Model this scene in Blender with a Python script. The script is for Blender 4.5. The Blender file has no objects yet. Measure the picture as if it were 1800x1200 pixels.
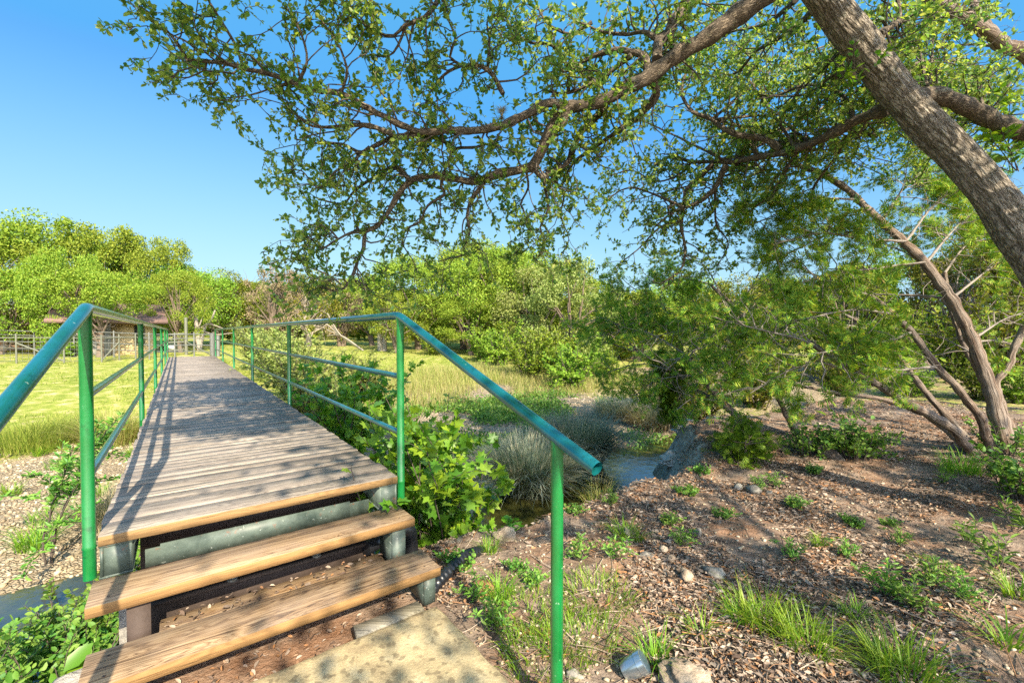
import bpy, math, random
import numpy as np
from mathutils import Vector, Matrix

rng = np.random.default_rng(11)
random.seed(11)
SC = bpy.context.scene
COL = SC.collection
PI = math.pi
def A(*v): return np.array(v, dtype=float)
def lerp(a, b, t): return a + (b - a) * t

# ------------------------------------------------------------------ camera
F, EYE = 780.0, 0.94
PITCH = math.radians(-1.18)
cam = bpy.data.cameras.new('camera')
cam.sensor_width = 36.0
cam.lens = 36.0 * F / 1800.0
cam.clip_start, cam.clip_end = 0.05, 3000
co = bpy.data.objects.new('camera', cam)
co.location = (0, 0, EYE)
co.rotation_euler = (PI / 2 + PITCH, 0, 0)
COL.objects.link(co)
SC.camera = co

def P(px, py, dep):
    """point of the place seen at photo pixel px,py at forward distance dep"""
    xc, yc = (px - 900) / F, (600 - py) / F
    sp, cp = math.sin(PITCH), math.cos(PITCH)
    v = A(xc, cp - yc * sp, sp + yc * cp)
    return A(0, 0, EYE) + v * (dep / v[1])

# ------------------------------------------------------------------ light
SUN_EL, SUN_H = math.radians(35.4), A(0.46, -0.888)
sun_dir = A(SUN_H[0] * math.cos(SUN_EL), SUN_H[1] * math.cos(SUN_EL), math.sin(SUN_EL))
sl = bpy.data.lights.new('sun', 'SUN')
sl.energy, sl.angle, sl.color = 4.0, math.radians(0.5), (1.0, 0.87, 0.66)
so = bpy.data.objects.new('sun', sl)
so.rotation_euler = Vector(sun_dir).to_track_quat('Z', 'Y').to_euler()
COL.objects.link(so)
w = bpy.data.worlds.new('World')
SC.world = w
w.use_nodes = True
nt = w.node_tree
bg = nt.nodes['Background']
sky = nt.nodes.new('ShaderNodeTexSky')
sky.sky_type = 'NISHITA'
sky.sun_disc = False
sky.sun_elevation = SUN_EL
sky.sun_rotation = math.atan2(SUN_H[0], SUN_H[1])
sky.altitude = 300
sky.air_density, sky.dust_density, sky.ozone_density = 1.0, 1.2, 1.6
# deep clear blue with the bright horizon held back: c * a / (1 + b c) on each channel
sepn = nt.nodes.new('ShaderNodeSeparateColor'); cmb = nt.nodes.new('ShaderNodeCombineColor')
nt.links.new(sky.outputs[0], sepn.inputs[0])
for k, (ga, gb, ge, gk) in enumerate([(0.50, 0.14, 1.77, 0.563), (0.80, 0.24, 1.166, 0.766), (2.2, 0.8, 1.0, 1.0)]):
    m1 = nt.nodes.new('ShaderNodeMath'); m1.operation = 'MULTIPLY'; m1.inputs[1].default_value = ga
    m2 = nt.nodes.new('ShaderNodeMath'); m2.operation = 'MULTIPLY_ADD'; m2.inputs[1].default_value = gb; m2.inputs[2].default_value = 1.0
    m3 = nt.nodes.new('ShaderNodeMath'); m3.operation = 'DIVIDE'
    nt.links.new(sepn.outputs[k], m1.inputs[0]); nt.links.new(sepn.outputs[k], m2.inputs[0])
    nt.links.new(m1.outputs[0], m3.inputs[0]); nt.links.new(m2.outputs[0], m3.inputs[1])
    m4 = nt.nodes.new('ShaderNodeMath'); m4.operation = 'POWER'; m4.inputs[1].default_value = ge
    m5 = nt.nodes.new('ShaderNodeMath'); m5.operation = 'MULTIPLY'; m5.inputs[1].default_value = gk
    nt.links.new(m3.outputs[0], m4.inputs[0]); nt.links.new(m4.outputs[0], m5.inputs[0])
    res = m5.outputs[0]
    if k < 2:
        off, kk, amp = ((.105, .644, 2.08), (.45, 1.672, 4.55))[k]
        def nm(op, a, b_):
            q = nt.nodes.new('ShaderNodeMath'); q.operation = op
            for j, v in enumerate((a, b_)):
                if isinstance(v, float): q.inputs[j].default_value = v
                else: nt.links.new(v, q.inputs[j])
            return q.outputs[0]
        t_ = nm('MAXIMUM', nm('SUBTRACT', res, off), (0.085, 0.46)[k])
        res = nm('MULTIPLY', nm('DIVIDE', t_, nm('ADD', t_, kk)), amp)
    nt.links.new(res, cmb.inputs[k])
# unseen sky half round the sun keeps full Nishita brightness as added fill light
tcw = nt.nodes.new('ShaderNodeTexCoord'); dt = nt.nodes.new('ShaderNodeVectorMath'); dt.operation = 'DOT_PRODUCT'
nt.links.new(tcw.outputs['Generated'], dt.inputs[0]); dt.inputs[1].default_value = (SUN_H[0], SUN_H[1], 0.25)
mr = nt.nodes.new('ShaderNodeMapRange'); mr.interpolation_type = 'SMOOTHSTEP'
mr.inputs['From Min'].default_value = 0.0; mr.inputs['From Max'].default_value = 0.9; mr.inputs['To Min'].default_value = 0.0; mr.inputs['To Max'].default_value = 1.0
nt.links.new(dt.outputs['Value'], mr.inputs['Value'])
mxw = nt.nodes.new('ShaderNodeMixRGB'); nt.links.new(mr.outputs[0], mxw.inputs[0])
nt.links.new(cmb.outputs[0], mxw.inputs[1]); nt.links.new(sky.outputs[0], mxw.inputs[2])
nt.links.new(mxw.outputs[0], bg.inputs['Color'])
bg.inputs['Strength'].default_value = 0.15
SC.view_settings.view_transform = 'Standard'
SC.view_settings.look = 'None'
SC.view_settings.gamma = 1
SC.view_settings.exposure = 1.68
SC.cycles.max_bounces = 8
SC.cycles.diffuse_bounces = 5
SC.cycles.glossy_bounces = 3
SC.cycles.transmission_bounces = 4
SC.cycles.caustics_reflective = False
SC.cycles.caustics_refractive = False
SC.cycles.use_denoising = False

# ------------------------------------------------------------------ materials
class Mat:
    def __init__(s, name):
        s.m = bpy.data.materials.new(name)
        s.m.use_nodes = True
        s.t = s.m.node_tree
        s.b = s.t.nodes['Principled BSDF']
        s.out = s.t.nodes['Material Output']
    def n(s, typ, **kw):
        nd = s.t.nodes.new('ShaderNode' + typ)
        ins = kw.pop('i', {})
        for k, v in kw.items(): setattr(nd, k, v)
        for k, v in ins.items():
            sock = nd.inputs[k]
            if hasattr(v, 'is_linked') or isinstance(v, bpy.types.NodeSocket): s.t.links.new(v, sock)
            else: sock.default_value = v
        return nd
    def link(s, a, b): s.t.links.new(a, b)
    def ramp(s, fac, stops, interp='LINEAR'):
        r = s.n('ValToRGB')
        r.color_ramp.interpolation = interp
        el = r.color_ramp.elements
        while len(el) < len(stops): el.new(0.5)
        for e, (p, c) in zip(el, stops):
            e.position = p
            e.color = (c[0], c[1], c[2], 1) if not isinstance(c, (int, float)) else (c, c, c, 1)
        s.link(fac, r.inputs[0])
        return r.outputs[0]
    def mix(s, fac, a, b, mode='MIX'):
        m = s.n('MixRGB', blend_type=mode)
        for v, k in ((fac, 0), (a, 1), (b, 2)):
            if isinstance(v, bpy.types.NodeSocket): s.link(v, m.inputs[k])
            elif isinstance(v, (int, float)): m.inputs[k].default_value = v if k == 0 else (v, v, v, 1)
            else: m.inputs[k].default_value = (*v, 1)
        return m.outputs[0]
    def math(s, op, a, b=0.0):
        m = s.n('Math', operation=op)
        for k, v in ((0, a), (1, b)):
            if isinstance(v, bpy.types.NodeSocket): s.link(v, m.inputs[k])
            else: m.inputs[k].default_value = v
        return m.outputs[0]
    def noise(s, vec, scale, detail=4, rough=0.55, dist=0.0):
        nd = s.n('TexNoise', i={'Scale': scale, 'Detail': detail, 'Roughness': rough, 'Distortion': dist})
        if vec is not None: s.link(vec, nd.inputs['Vector'])
        return nd.outputs['Fac']
    def voro(s, vec, scale, feature='F1', out='Distance'):
        nd = s.n('TexVoronoi', feature=feature, i={'Scale': scale})
        if vec is not None: s.link(vec, nd.inputs['Vector'])
        return nd.outputs[out]
    def mapv(s, vec, scale):
        mp = s.n('Mapping', i={'Scale': scale})
        s.link(vec, mp.inputs['Vector'])
        return mp.outputs[0]
    def pos(s): return s.n('NewGeometry').outputs['Position']
    def obj(s): return s.n('TexCoord').outputs['Object']
    def island(s): return s.n('NewGeometry').outputs['Random Per Island']
    def orand(s): return s.n('ObjectInfo').outputs['Random']
    def attr(s, name, out='Vector'): return s.n('Attribute', attribute_name=name).outputs[out]
    def bump(s, h, strength, dist):
        b = s.n('Bump', i={'Strength': strength, 'Distance': dist})
        s.link(h, b.inputs['Height'])
        s.link(b.outputs[0], s.b.inputs['Normal'])
        return b
    def col(s, c):
        if isinstance(c, bpy.types.NodeSocket): s.link(c, s.b.inputs['Base Color'])
        else: s.b.inputs['Base Color'].default_value = (*c, 1)
    def set(s, **k):
        for kk, v in k.items():
            kk = {'rough': 'Roughness', 'spec': 'Specular IOR Level', 'metal': 'Metallic', 'coat': 'Coat Weight', 'coatr': 'Coat Roughness'}[kk]
            if isinstance(v, bpy.types.NodeSocket): s.link(v, s.b.inputs[kk])
            else: s.b.inputs[kk].default_value = v

def leaf_mat(name, cols, trans=0.35, rough=0.5, spec=0.35, hue=0.03, tcol=1.35, patch=0.0):
    m = Mat(name)
    n = len(cols)
    c = m.ramp(m.island(), [(i / max(1, n - 1), cc) for i, cc in enumerate(cols)])
    hsv = m.n('HueSaturation', i={'Color': c})
    m.link(m.math('ADD', m.math('MULTIPLY', m.orand(), hue), 0.5 - hue / 2), hsv.inputs['Hue'])
    m.link(m.math('ADD', m.math('MULTIPLY', m.orand(), 0.3), 0.85), hsv.inputs['Value'])
    c = hsv.outputs[0]
    m.col(c)
    m.set(rough=rough, spec=spec)
    tr = m.n('BsdfTranslucent', i={'Color': m.mix(1.0, c, (tcol, tcol, tcol * 0.55), 'MULTIPLY')})
    ms = m.n('MixShader', i={0: trans})
    m.link(m.b.outputs[0], ms.inputs[1])
    m.link(tr.outputs[0], ms.inputs[2])
    m.link(ms.outputs[0], m.out.inputs[0])
    return m.m

def flat_mat(name, c, rough=0.6, var=0.25, scale=6, bump=0.0, spec=0.4, metal=0.0):
    m = Mat(name)
    p = m.obj()
    f = m.noise(p, scale, 6)
    m.col(m.mix(f, [x * (1 - var) for x in c], [x * (1 + var) for x in c]))
    m.set(rough=rough, spec=spec, metal=metal)
    if bump: m.bump(m.noise(p, scale * 6, 6), 0.6, bump)
    return m.m

def bark_mat(name, dark, mid, light, su, sv, dist=0.02, lichen=None, strength=1.0):
    m = Mat(name)
    v = m.attr('tuv')
    mp = m.mapv(v, (su, sv, 1))
    nz = m.n('TexNoise', i={'Scale': 1.3, 'Detail': 3})
    m.link(mp, nz.inputs['Vector'])
    vv = m.n('VectorMath', operation='MULTIPLY_ADD')
    m.link(nz.outputs['Color'], vv.inputs[0])
    vv.inputs[1].default_value = (2.0, 1.6, 0.0)
    m.link(mp, vv.inputs[2])
    d = m.voro(vv.outputs[0], 1.0, 'DISTANCE_TO_EDGE')
    d2 = m.voro(vv.outputs[0], 2.3, 'DISTANCE_TO_EDGE')
    fine = m.noise(mp, 2.2, 9, 0.7)
    wv = m.math('MULTIPLY', m.noise(mp, 0.5, 4, 0.6), 3.2)
    h = m.math('ADD', m.math('MINIMUM', m.math('MULTIPLY', d, wv), 0.5), m.math('ADD', m.math('MULTIPLY', m.math('MINIMUM', d2, 0.25), 0.5), m.math('MULTIPLY', m.math('SUBTRACT', fine, 0.3), 0.75)))
    c = m.ramp(h, [(0.12, dark), (0.45, mid), (0.95, light)])
    big = m.noise(m.pos(), 2.2, 3)
    c = m.mix(m.math('MULTIPLY', big, 0.5), c, [x * 0.6 for x in mid])
    if lichen:
        lf = m.ramp(m.noise(m.pos(), 7.0, 6, 0.7), [(0.6, 0.0), (0.68, 1.0)])
        c = m.mix(m.math('MULTIPLY', lf, 0.6), c, lichen)
    m.col(c)
    m.set(rough=0.9, spec=0.15)
    m.bump(h, strength, dist)
    return m.m

def fibre_bark(name, dark, mid, light):
    m = Mat(name)
    v = m.attr('tuv')
    mp = m.mapv(v, (70, 3.4, 1))
    f = m.noise(mp, 1.0, 7, 0.6, 0.8)
    c = m.ramp(f, [(0.3, dark), (0.5, mid), (0.68, light)])
    gr = m.ramp(m.noise(m.mapv(v, (14, 1.6, 1)), 1.0, 3), [(0.42, 0.0), (0.62, 1.0)])
    c = m.mix(m.math('MULTIPLY', gr, 0.55), c, (0.27, 0.24, 0.21))
    m.col(c)
    m.set(rough=0.9, spec=0.1)
    m.bump(f, 1.0, 0.03)
    return m.m

def paint_mat(name, base, alt, rough=0.22):
    m = Mat(name)
    p = m.pos()
    streak = m.noise(p, 5.0, 5, 0.6)
    c = m.mix(m.ramp(streak, [(0.38, 0.0), (0.62, 1.0)]), base, alt)
    scuff = m.ramp(m.noise(p, 8.5, 4, 0.65), [(0.60, 0.0), (0.68, 1.0)])
    c = m.mix(m.math('MULTIPLY', scuff, 0.6), c, [x * .35 for x in base])
    chip = m.ramp(m.noise(p, 48, 4, 0.6), [(0.68, 0.0), (0.71, 1.0)])
    c = m.mix(m.math('MULTIPLY', chip, 0.5), c, (0.35, 0.45, 0.38))
    m.col(c)
    m.set(rough=m.math('ADD', m.math('MULTIPLY', m.noise(p, 20, 4), 0.25), rough - 0.1), spec=0.6, coat=0.35, coatr=0.12)
    m.bump(m.noise(p, 60, 5), 0.25, 0.002)
    return m.m

def wood_mat(name, dark, mid, light, gscale=1.0, stain=None, side=None, ramp_lo=0.34, ramp_hi=0.66, patina=(0.30, 0.31, 0.33), pat=0.5, front_only=False):
    m = Mat(name)
    o = m.obj()
    isl = m.island()
    off = m.n('CombineXYZ', i={0: m.math('MULTIPLY', isl, 37.0), 1: m.math('MULTIPLY', isl, 11.0)})
    va = m.n('VectorMath', operation='ADD')
    m.link(o, va.inputs[0]); m.link(off.outputs[0], va.inputs[1])
    g = m.noise(m.mapv(va.outputs[0], (1.6 * gscale, 42 * gscale, 42 * gscale)), 1.0, 8, 0.65, 0.6)
    cth = m.noise(m.mapv(va.outputs[0], (0.7, 9, 9)), 1.0, 3, 0.5, 1.5)
    rings = m.math('ABSOLUTE', m.math('SINE', m.math('MULTIPLY', cth, 62.0)))
    f = m.math('ADD', m.math('MULTIPLY', g, 0.78), m.math('MULTIPLY', rings, 0.2))
    c = m.ramp(f, [(ramp_lo, dark), (0.5, mid), (ramp_hi, light)])
    c = m.mix(m.math('MULTIPLY', isl, 0.7), c, m.mix(0.6, c, dark))
    pt = m.ramp(m.noise(o, 2.6, 5, 0.6), [(0.4, 0.0), (0.62, 1.0)])
    c = m.mix(m.math('MULTIPLY', pt, pat), c, m.mix(1.0, m.mix(0.5, c, (1, 1, 1)), patina, 'MULTIPLY'))
    stain = m.ramp(m.noise(o, 5.5, 5, 0.7), [(0.56, 0.0), (0.70, 1.0)])
    c = m.mix(m.math('MULTIPLY', stain, 0.5), c, m.mix(0.5, c, dark))
    if side:
        nz = m.n('SeparateXYZ', i={0: m.n('TexCoord').outputs['Normal']})
        fs = m.math('LESS_THAN', nz.outputs[1], -0.5)
        if front_only:
            oy = m.n('SeparateXYZ', i={0: o})
            fs = m.math('MULTIPLY', fs, m.math('LESS_THAN', oy.outputs[1], 0.004))
        c = m.mix(fs, c, m.mix(m.ramp(f, [(0.35, 0.0), (0.7, 1.0)]), [x * 0.6 for x in side], side))
    m.col(c)
    m.set(rough=0.8, spec=0.2)
    crack = m.ramp(g, [(0.3, 0.0), (0.42, 1.0)])
    m.bump(m.math('ADD', m.math('MULTIPLY', crack, 0.7), m.math('MULTIPLY', f, 0.5)), 0.8, 0.004)
    return m.m

MT = {}
MT['oak_leaf'] = leaf_mat('live oak leaf', [(0.07, 0.155, 0.05), (0.15, 0.25, 0.04), (0.34, 0.39, 0.06), (0.10, 0.21, 0.06), (0.44, 0.44, 0.12)], 0.52, 0.42, 0.4)
MT['oak_bark'] = bark_mat('oak bark', (0.045, 0.036, 0.029), (0.36, 0.31, 0.25), (0.66, 0.60, 0.50), 36, 11, 0.045, (0.42, 0.46, 0.36))
MT['limb_bark'] = bark_mat('oak limb bark', (0.03, 0.024, 0.019), (0.16, 0.128, 0.098), (0.42, 0.335, 0.24), 70, 22, 0.012, (0.34, 0.34, 0.25))
MT['juniper_twig'] = flat_mat('juniper twig', (0.19, 0.165, 0.14), 0.9, 0.5, 20)
MT['twig'] = flat_mat('twig bark', (0.085, 0.068, 0.055), 0.9, 0.5, 30)
MT['cedar_bark'] = fibre_bark('juniper bark', (0.022, 0.016, 0.012), (0.15, 0.105, 0.078), (0.36, 0.295, 0.235))
MT['cedar_leaf'] = leaf_mat('juniper foliage', [(0.045, 0.16, 0.025), (0.13, 0.32, 0.03), (0.34, 0.46, 0.04), (0.08, 0.24, 0.035), (0.24, 0.39, 0.035), (0.38, 0.30, 0.07)], 0.38, 0.6, 0.2)
MT['cedar_bright'] = leaf_mat('young juniper foliage', [(0.06, 0.14, 0.01), (0.14, 0.22, 0.01), (0.09, 0.19, 0.012)], 0.3, 0.6, 0.2)
MT['far_oak'] = leaf_mat('far oak leaf', [(0.10, 0.19, 0.016), (0.185, 0.28, 0.022), (0.28, 0.35, 0.04), (0.13, 0.24, 0.022)], 0.3, 0.6, 0.25, 0.04)
MT['far_olive'] = leaf_mat('far juniper leaf', [(0.07, 0.11, 0.012), (0.15, 0.18, 0.015), (0.21, 0.20, 0.02)], 0.25, 0.6, 0.2, 0.04)
MT['far_pale'] = leaf_mat('pale willow leaf', [(0.15, 0.21, 0.04), (0.23, 0.28, 0.07), (0.30, 0.33, 0.10)], 0.3, 0.5, 0.3, 0.03)
MT['far_brown'] = leaf_mat('dry brown foliage', [(0.2, 0.14, 0.09), (0.26, 0.21, 0.13), (0.19, 0.18, 0.06)], 0.2, 0.7, 0.2, 0.02)
MT['grey_wood'] = flat_mat('weathered dead wood', (0.30, 0.265, 0.22), 0.9, 0.4, 12)
MT['far_bark'] = flat_mat('far trunk bark', (0.15, 0.115, 0.085), 0.95, 0.5, 6)
MT['syc_leaf'] = leaf_mat('sycamore leaf', [(0.06, 0.21, 0.02), (0.12, 0.30, 0.02), (0.24, 0.39, 0.025), (0.08, 0.24, 0.04)], 0.4, 0.4, 0.4)
MT['weed_leaf'] = leaf_mat('weed leaf', [(0.07, 0.20, 0.03), (0.14, 0.28, 0.035), (0.22, 0.33, 0.06), (0.09, 0.22, 0.06)], 0.35, 0.5, 0.3)
MT['grass'] = leaf_mat('fresh grass', [(0.08, 0.22, 0.015), (0.17, 0.32, 0.02), (0.26, 0.37, 0.03), (0.10, 0.25, 0.03)], 0.4, 0.45, 0.35)
MT['lawn'] = leaf_mat('lawn blade', [(0.13, 0.21, 0.03), (0.25, 0.31, 0.05), (0.38, 0.38, 0.10)], 0.35, 0.6, 0.2, 0.0)
MT['dry_grass'] = leaf_mat('dry grass', [(0.33, 0.29, 0.11), (0.42, 0.36, 0.15), (0.20, 0.28, 0.05), (0.30, 0.35, 0.08), (0.50, 0.42, 0.22)], 0.3, 0.6, 0.2, 0.0)
MT['bunch'] = leaf_mat('grey green bunch grass', [(0.15, 0.20, 0.14), (0.26, 0.30, 0.22), (0.37, 0.38, 0.29), (0.12, 0.17, 0.11), (0.42, 0.35, 0.25)], 0.3, 0.5, 0.3, 0.02)
MT['bunch_dry'] = leaf_mat('straw bunch grass', [(0.32, 0.25, 0.16), (0.46, 0.37, 0.25), (0.30, 0.28, 0.19), (0.24, 0.26, 0.12)], 0.3, 0.6, 0.2, 0.02)
MT['litter'] = leaf_mat('fallen leaves', [(0.06, 0.043, 0.033), (0.17, 0.128, 0.098), (0.30, 0.238, 0.185), (0.41, 0.335, 0.27), (0.36, 0.17, 0.065), (0.20, 0.145, 0.11), (0.09, 0.06, 0.045), (0.46, 0.37, 0.29)], 0.05, 0.65, 0.25, 0.0)
MT['paint'] = paint_mat('glossy green post paint', (0.004, 0.115, 0.022), (0.006, 0.15, 0.035), 0.26)
MT['rail_paint'] = paint_mat('glossy teal rail paint with sky tint', (0.003, 0.075, 0.055), (0.006, 0.10, 0.13), 0.17)  # teal paint, with the blue of reflected sky also put into its colour
MT['deck'] = wood_mat('weathered deck planks', (0.06, 0.05, 0.043), (0.25, 0.212, 0.178), (0.46, 0.395, 0.32), 1.0, None, (0.31, 0.19, 0.085), patina=(0.50, 0.44, 0.40), front_only=True)
MT['tread'] = wood_mat('stair tread wood', (0.085, 0.05, 0.028), (0.31, 0.20, 0.11), (0.50, 0.36, 0.215), 0.9, None, (0.33, 0.19, 0.078), patina=(0.36, 0.31, 0.29), pat=0.45)
MT['old_wood'] = wood_mat('rough sill wood', (0.09, 0.05, 0.025), (0.27, 0.17, 0.09), (0.42, 0.30, 0.17), 0.8)
MT['block_wood'] = wood_mat('grey timber block', (0.10, 0.09, 0.06), (0.24, 0.21, 0.15), (0.38, 0.34, 0.25), 0.8)

def steel():
    m = Mat('worn primed steel')
    o = m.obj()
    n1 = m.noise(o, 9, 6, 0.65)
    c = m.mix(m.ramp(n1, [(0.35, 0.0), (0.65, 1.0)]), (0.035, 0.052, 0.044), (0.10, 0.13, 0.11))
    rust = m.ramp(m.noise(o, 22, 5, 0.7), [(0.60, 0.0), (0.70, 1.0)])
    c = m.mix(m.math('MULTIPLY', rust, 0.7), c, (0.17, 0.065, 0.03))
    scr = m.ramp(m.noise(m.mapv(o, (60, 8, 60)), 1.0, 3), [(0.68, 0.0), (0.72, 1.0)])
    c = m.mix(m.math('MULTIPLY', scr, 0.5), c, (0.5, 0.55, 0.5))
    m.col(c); m.set(rough=0.5, spec=0.4)
    m.bump(n1, 0.3, 0.003)
    return m.m
MT['steel'] = steel()
MT['dark_steel'] = flat_mat('dark rusty steel', (0.06, 0.042, 0.034), 0.8, 0.5, 14, 0.003)
MT['galv'] = flat_mat('galvanised pipe', (0.17, 0.175, 0.165), 0.45, 0.2, 8, 0, 0.5, 0.35)
MT['fence_paint'] = flat_mat('pale fence paint', (0.13, 0.135, 0.10), 0.6, 0.2, 8)
MT['black_plastic'] = flat_mat('black drain plastic', (0.012, 0.013, 0.016), 0.28, 0.4, 20, 0.001, 0.6)
MT['white'] = flat_mat('white sign sheet', (0.62, 0.62, 0.58), 0.5, 0.05, 5)
MT['stucco'] = flat_mat('tan stucco', (0.52, 0.40, 0.22), 0.9, 0.15, 3, 0.004)
MT['stone_wall'] = flat_mat('grey stone wall', (0.30, 0.28, 0.25), 0.9, 0.4, 4, 0.02)
MT['roof'] = flat_mat('rusty metal roof', (0.19, 0.12, 0.10), 0.7, 0.3, 2)
MT['pale_roof'] = flat_mat('pale metal roof', (0.36, 0.32, 0.28), 0.7, 0.3, 2)
MT['dark_glass'] = flat_mat('dark window glass', (0.03, 0.035, 0.04), 0.1, 0.2, 3)
MT['log'] = flat_mat('cut log', (0.30, 0.17, 0.09), 0.9, 0.4, 9)
MT['lamp_metal'] = flat_mat('brushed lamp metal', (0.40, 0.46, 0.50), 0.22, 0.08, 5, 0, 0.5, 0.85)
MT['lamp_glass'] = flat_mat('lamp solar glass', (0.045, 0.07, 0.09), 0.08, 0.2, 4, 0, 0.7)

def concrete():
    m = Mat('lichen spotted concrete')
    p = m.pos()
    n1 = m.noise(p, 7, 8, 0.65)
    c = m.ramp(n1, [(0.3, (0.24, 0.185, 0.11)), (0.5, (0.46, 0.37, 0.21)), (0.72, (0.58, 0.49, 0.31))])
    d = m.voro(m.mix(0.06, p, m.n('TexNoise', i={'Scale': 25.0, 'Vector': p}).outputs['Color']), 22)
    spot = m.ramp(d, [(0.27, 1.0), (0.38, 0.0)])
    gate = m.ramp(m.noise(p, 4.0, 3), [(0.32, 0.0), (0.50, 1.0)])
    c = m.mix(m.math('MULTIPLY', m.math('MULTIPLY', spot, gate), 0.6), c, (0.13, 0.10, 0.06))
    fine = m.ramp(m.noise(p, 120, 4, 0.7), [(0.35, 0.0), (0.65, 1.0)])
    c = m.mix(m.math('MULTIPLY', fine, 0.35), c, (0.13, 0.10, 0.07))
    m.col(c); m.set(rough=0.92, spec=0.15)
    m.bump(m.math('ADD', m.noise(p, 70, 6, 0.7), n1), 0.7, 0.006)
    return m.m
MT['concrete'] = concrete()

def rock(name, a, b, c3):
    m = Mat(name)
    o = m.pos()
    f = m.noise(o, 9, 8, 0.68)
    c = m.ramp(f, [(0.3, a), (0.5, b), (0.7, c3)])
    sp = m.ramp(m.noise(o, 28, 4, 0.6), [(0.6, 0.0), (0.7, 1.0)])
    c = m.mix(m.math('MULTIPLY', sp, 0.55), c, (0.10, 0.10, 0.095))
    m.col(c); m.set(rough=0.92, spec=0.15)
    m.bump(m.noise(o, 22, 9, 0.7), 1.0, 0.02)
    return m.m
MT['rock'] = rock('grey limestone', (0.07, 0.065, 0.058), (0.22, 0.205, 0.18), (0.42, 0.385, 0.32))
MT['rock_tan'] = rock('tan limestone', (0.14, 0.10, 0.07), (0.33, 0.26, 0.19), (0.50, 0.42, 0.32))
MT['mound'] = rock('red earth', (0.16, 0.075, 0.035), (0.34, 0.18, 0.085), (0.46, 0.28, 0.15))

MT['rock_pale'] = rock('pale ledge limestone', (0.24, 0.235, 0.22), (0.48, 0.465, 0.43), (0.66, 0.635, 0.58))
def water_mat():
    m = Mat('creek water')
    p = m.pos()
    f = m.noise(p, 2.2, 5, 0.6)
    c = m.ramp(f, [(0.3, (0.012, 0.018, 0.006)), (0.55, (0.05, 0.05, 0.012)), (0.75, (0.10, 0.085, 0.02))])
    m.col(c); m.set(rough=0.03, spec=0.9)
    m.b.inputs['IOR'].default_value = 1.9
    m.bump(m.noise(m.mapv(p, (7, 7, 7)), 1.0, 4, 0.6), 0.3, 0.025)
    return m.m
MT['water'] = water_mat()

def ground_mat():
    m = Mat('ground')
    p = m.pos()
    a = m.n('Attribute', attribute_name='zone')
    sp = m.n('SeparateColor', i={0: a.outputs['Color']})
    gravel, lawn, bank = sp.outputs[0], sp.outputs[1], sp.outputs[2]
    n2 = m.noise(p, 2.1, 6, 0.6); n9 = m.noise(p, 9, 6, 0.65); n40 = m.noise(p, 45, 5, 0.7)
    soil = m.ramp(m.math('ADD', m.math('MULTIPLY', n9, 0.6), m.math('MULTIPLY', n40, 0.4)),
                  [(0.3, (0.065, 0.048, 0.038)), (0.5, (0.22, 0.168, 0.13)), (0.68, (0.40, 0.32, 0.25))])
    soil = m.mix(m.ramp(n2, [(0.45, 0.0), (0.65, 1.0)]), soil, m.mix(0.55, soil, (0.33, 0.155, 0.07)))
    peb = m.voro(p, 26, 'F1', 'Color')
    pv = m.n('SeparateColor', i={0: peb}).outputs[0]
    pd = m.voro(p, 26, 'DISTANCE_TO_EDGE')
    gr = m.ramp(pv, [(0.0, (0.28, 0.21, 0.13)), (0.5, (0.40, 0.315, 0.20)), (1.0, (0.50, 0.42, 0.30))])
    gr = m.mix(m.ramp(pd, [(0.0, 0.75), (0.09, 0.0)]), gr, (0.18, 0.14, 0.095))
    gr = m.mix(m.math('MULTIPLY', m.ramp(n2, [(0.35, 0.0), (0.7, 1.0)]), 0.35), gr, (0.33, 0.29, 0.22))
    lw = m.ramp(m.noise(p, 3.2, 7, 0.7), [(0.34, (0.13, 0.18, 0.03)), (0.48, (0.25, 0.29, 0.05)), (0.58, (0.38, 0.35, 0.12)), (0.66, (0.50, 0.40, 0.25))])
    rk = m.ramp(n9, [(0.3, (0.16, 0.14, 0.12)), (0.5, (0.36, 0.325, 0.28)), (0.7, (0.52, 0.475, 0.41))])
    def soft(mask): return m.ramp(m.math('ADD', mask, m.math('MULTIPLY', m.math('SUBTRACT', n9, 0.5), 0.9)), [(0.42, 0.0), (0.58, 1.0)])
    c = m.mix(soft(bank), soil, rk)
    c = m.mix(soft(gravel), c, gr)
    c = m.mix(soft(lawn), c, lw)
    m.col(c); m.set(rough=0.95, spec=0.1)
    h = m.math('ADD', m.math('ADD', n9, m.math('MULTIPLY', n40, 0.6)), m.math('MULTIPLY', m.math('MINIMUM', pd, 0.2), m.math('MULTIPLY', gravel, 4.0)))
    m.bump(h, 0.9, 0.03)
    return m.m
MT['ground'] = ground_mat()

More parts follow.
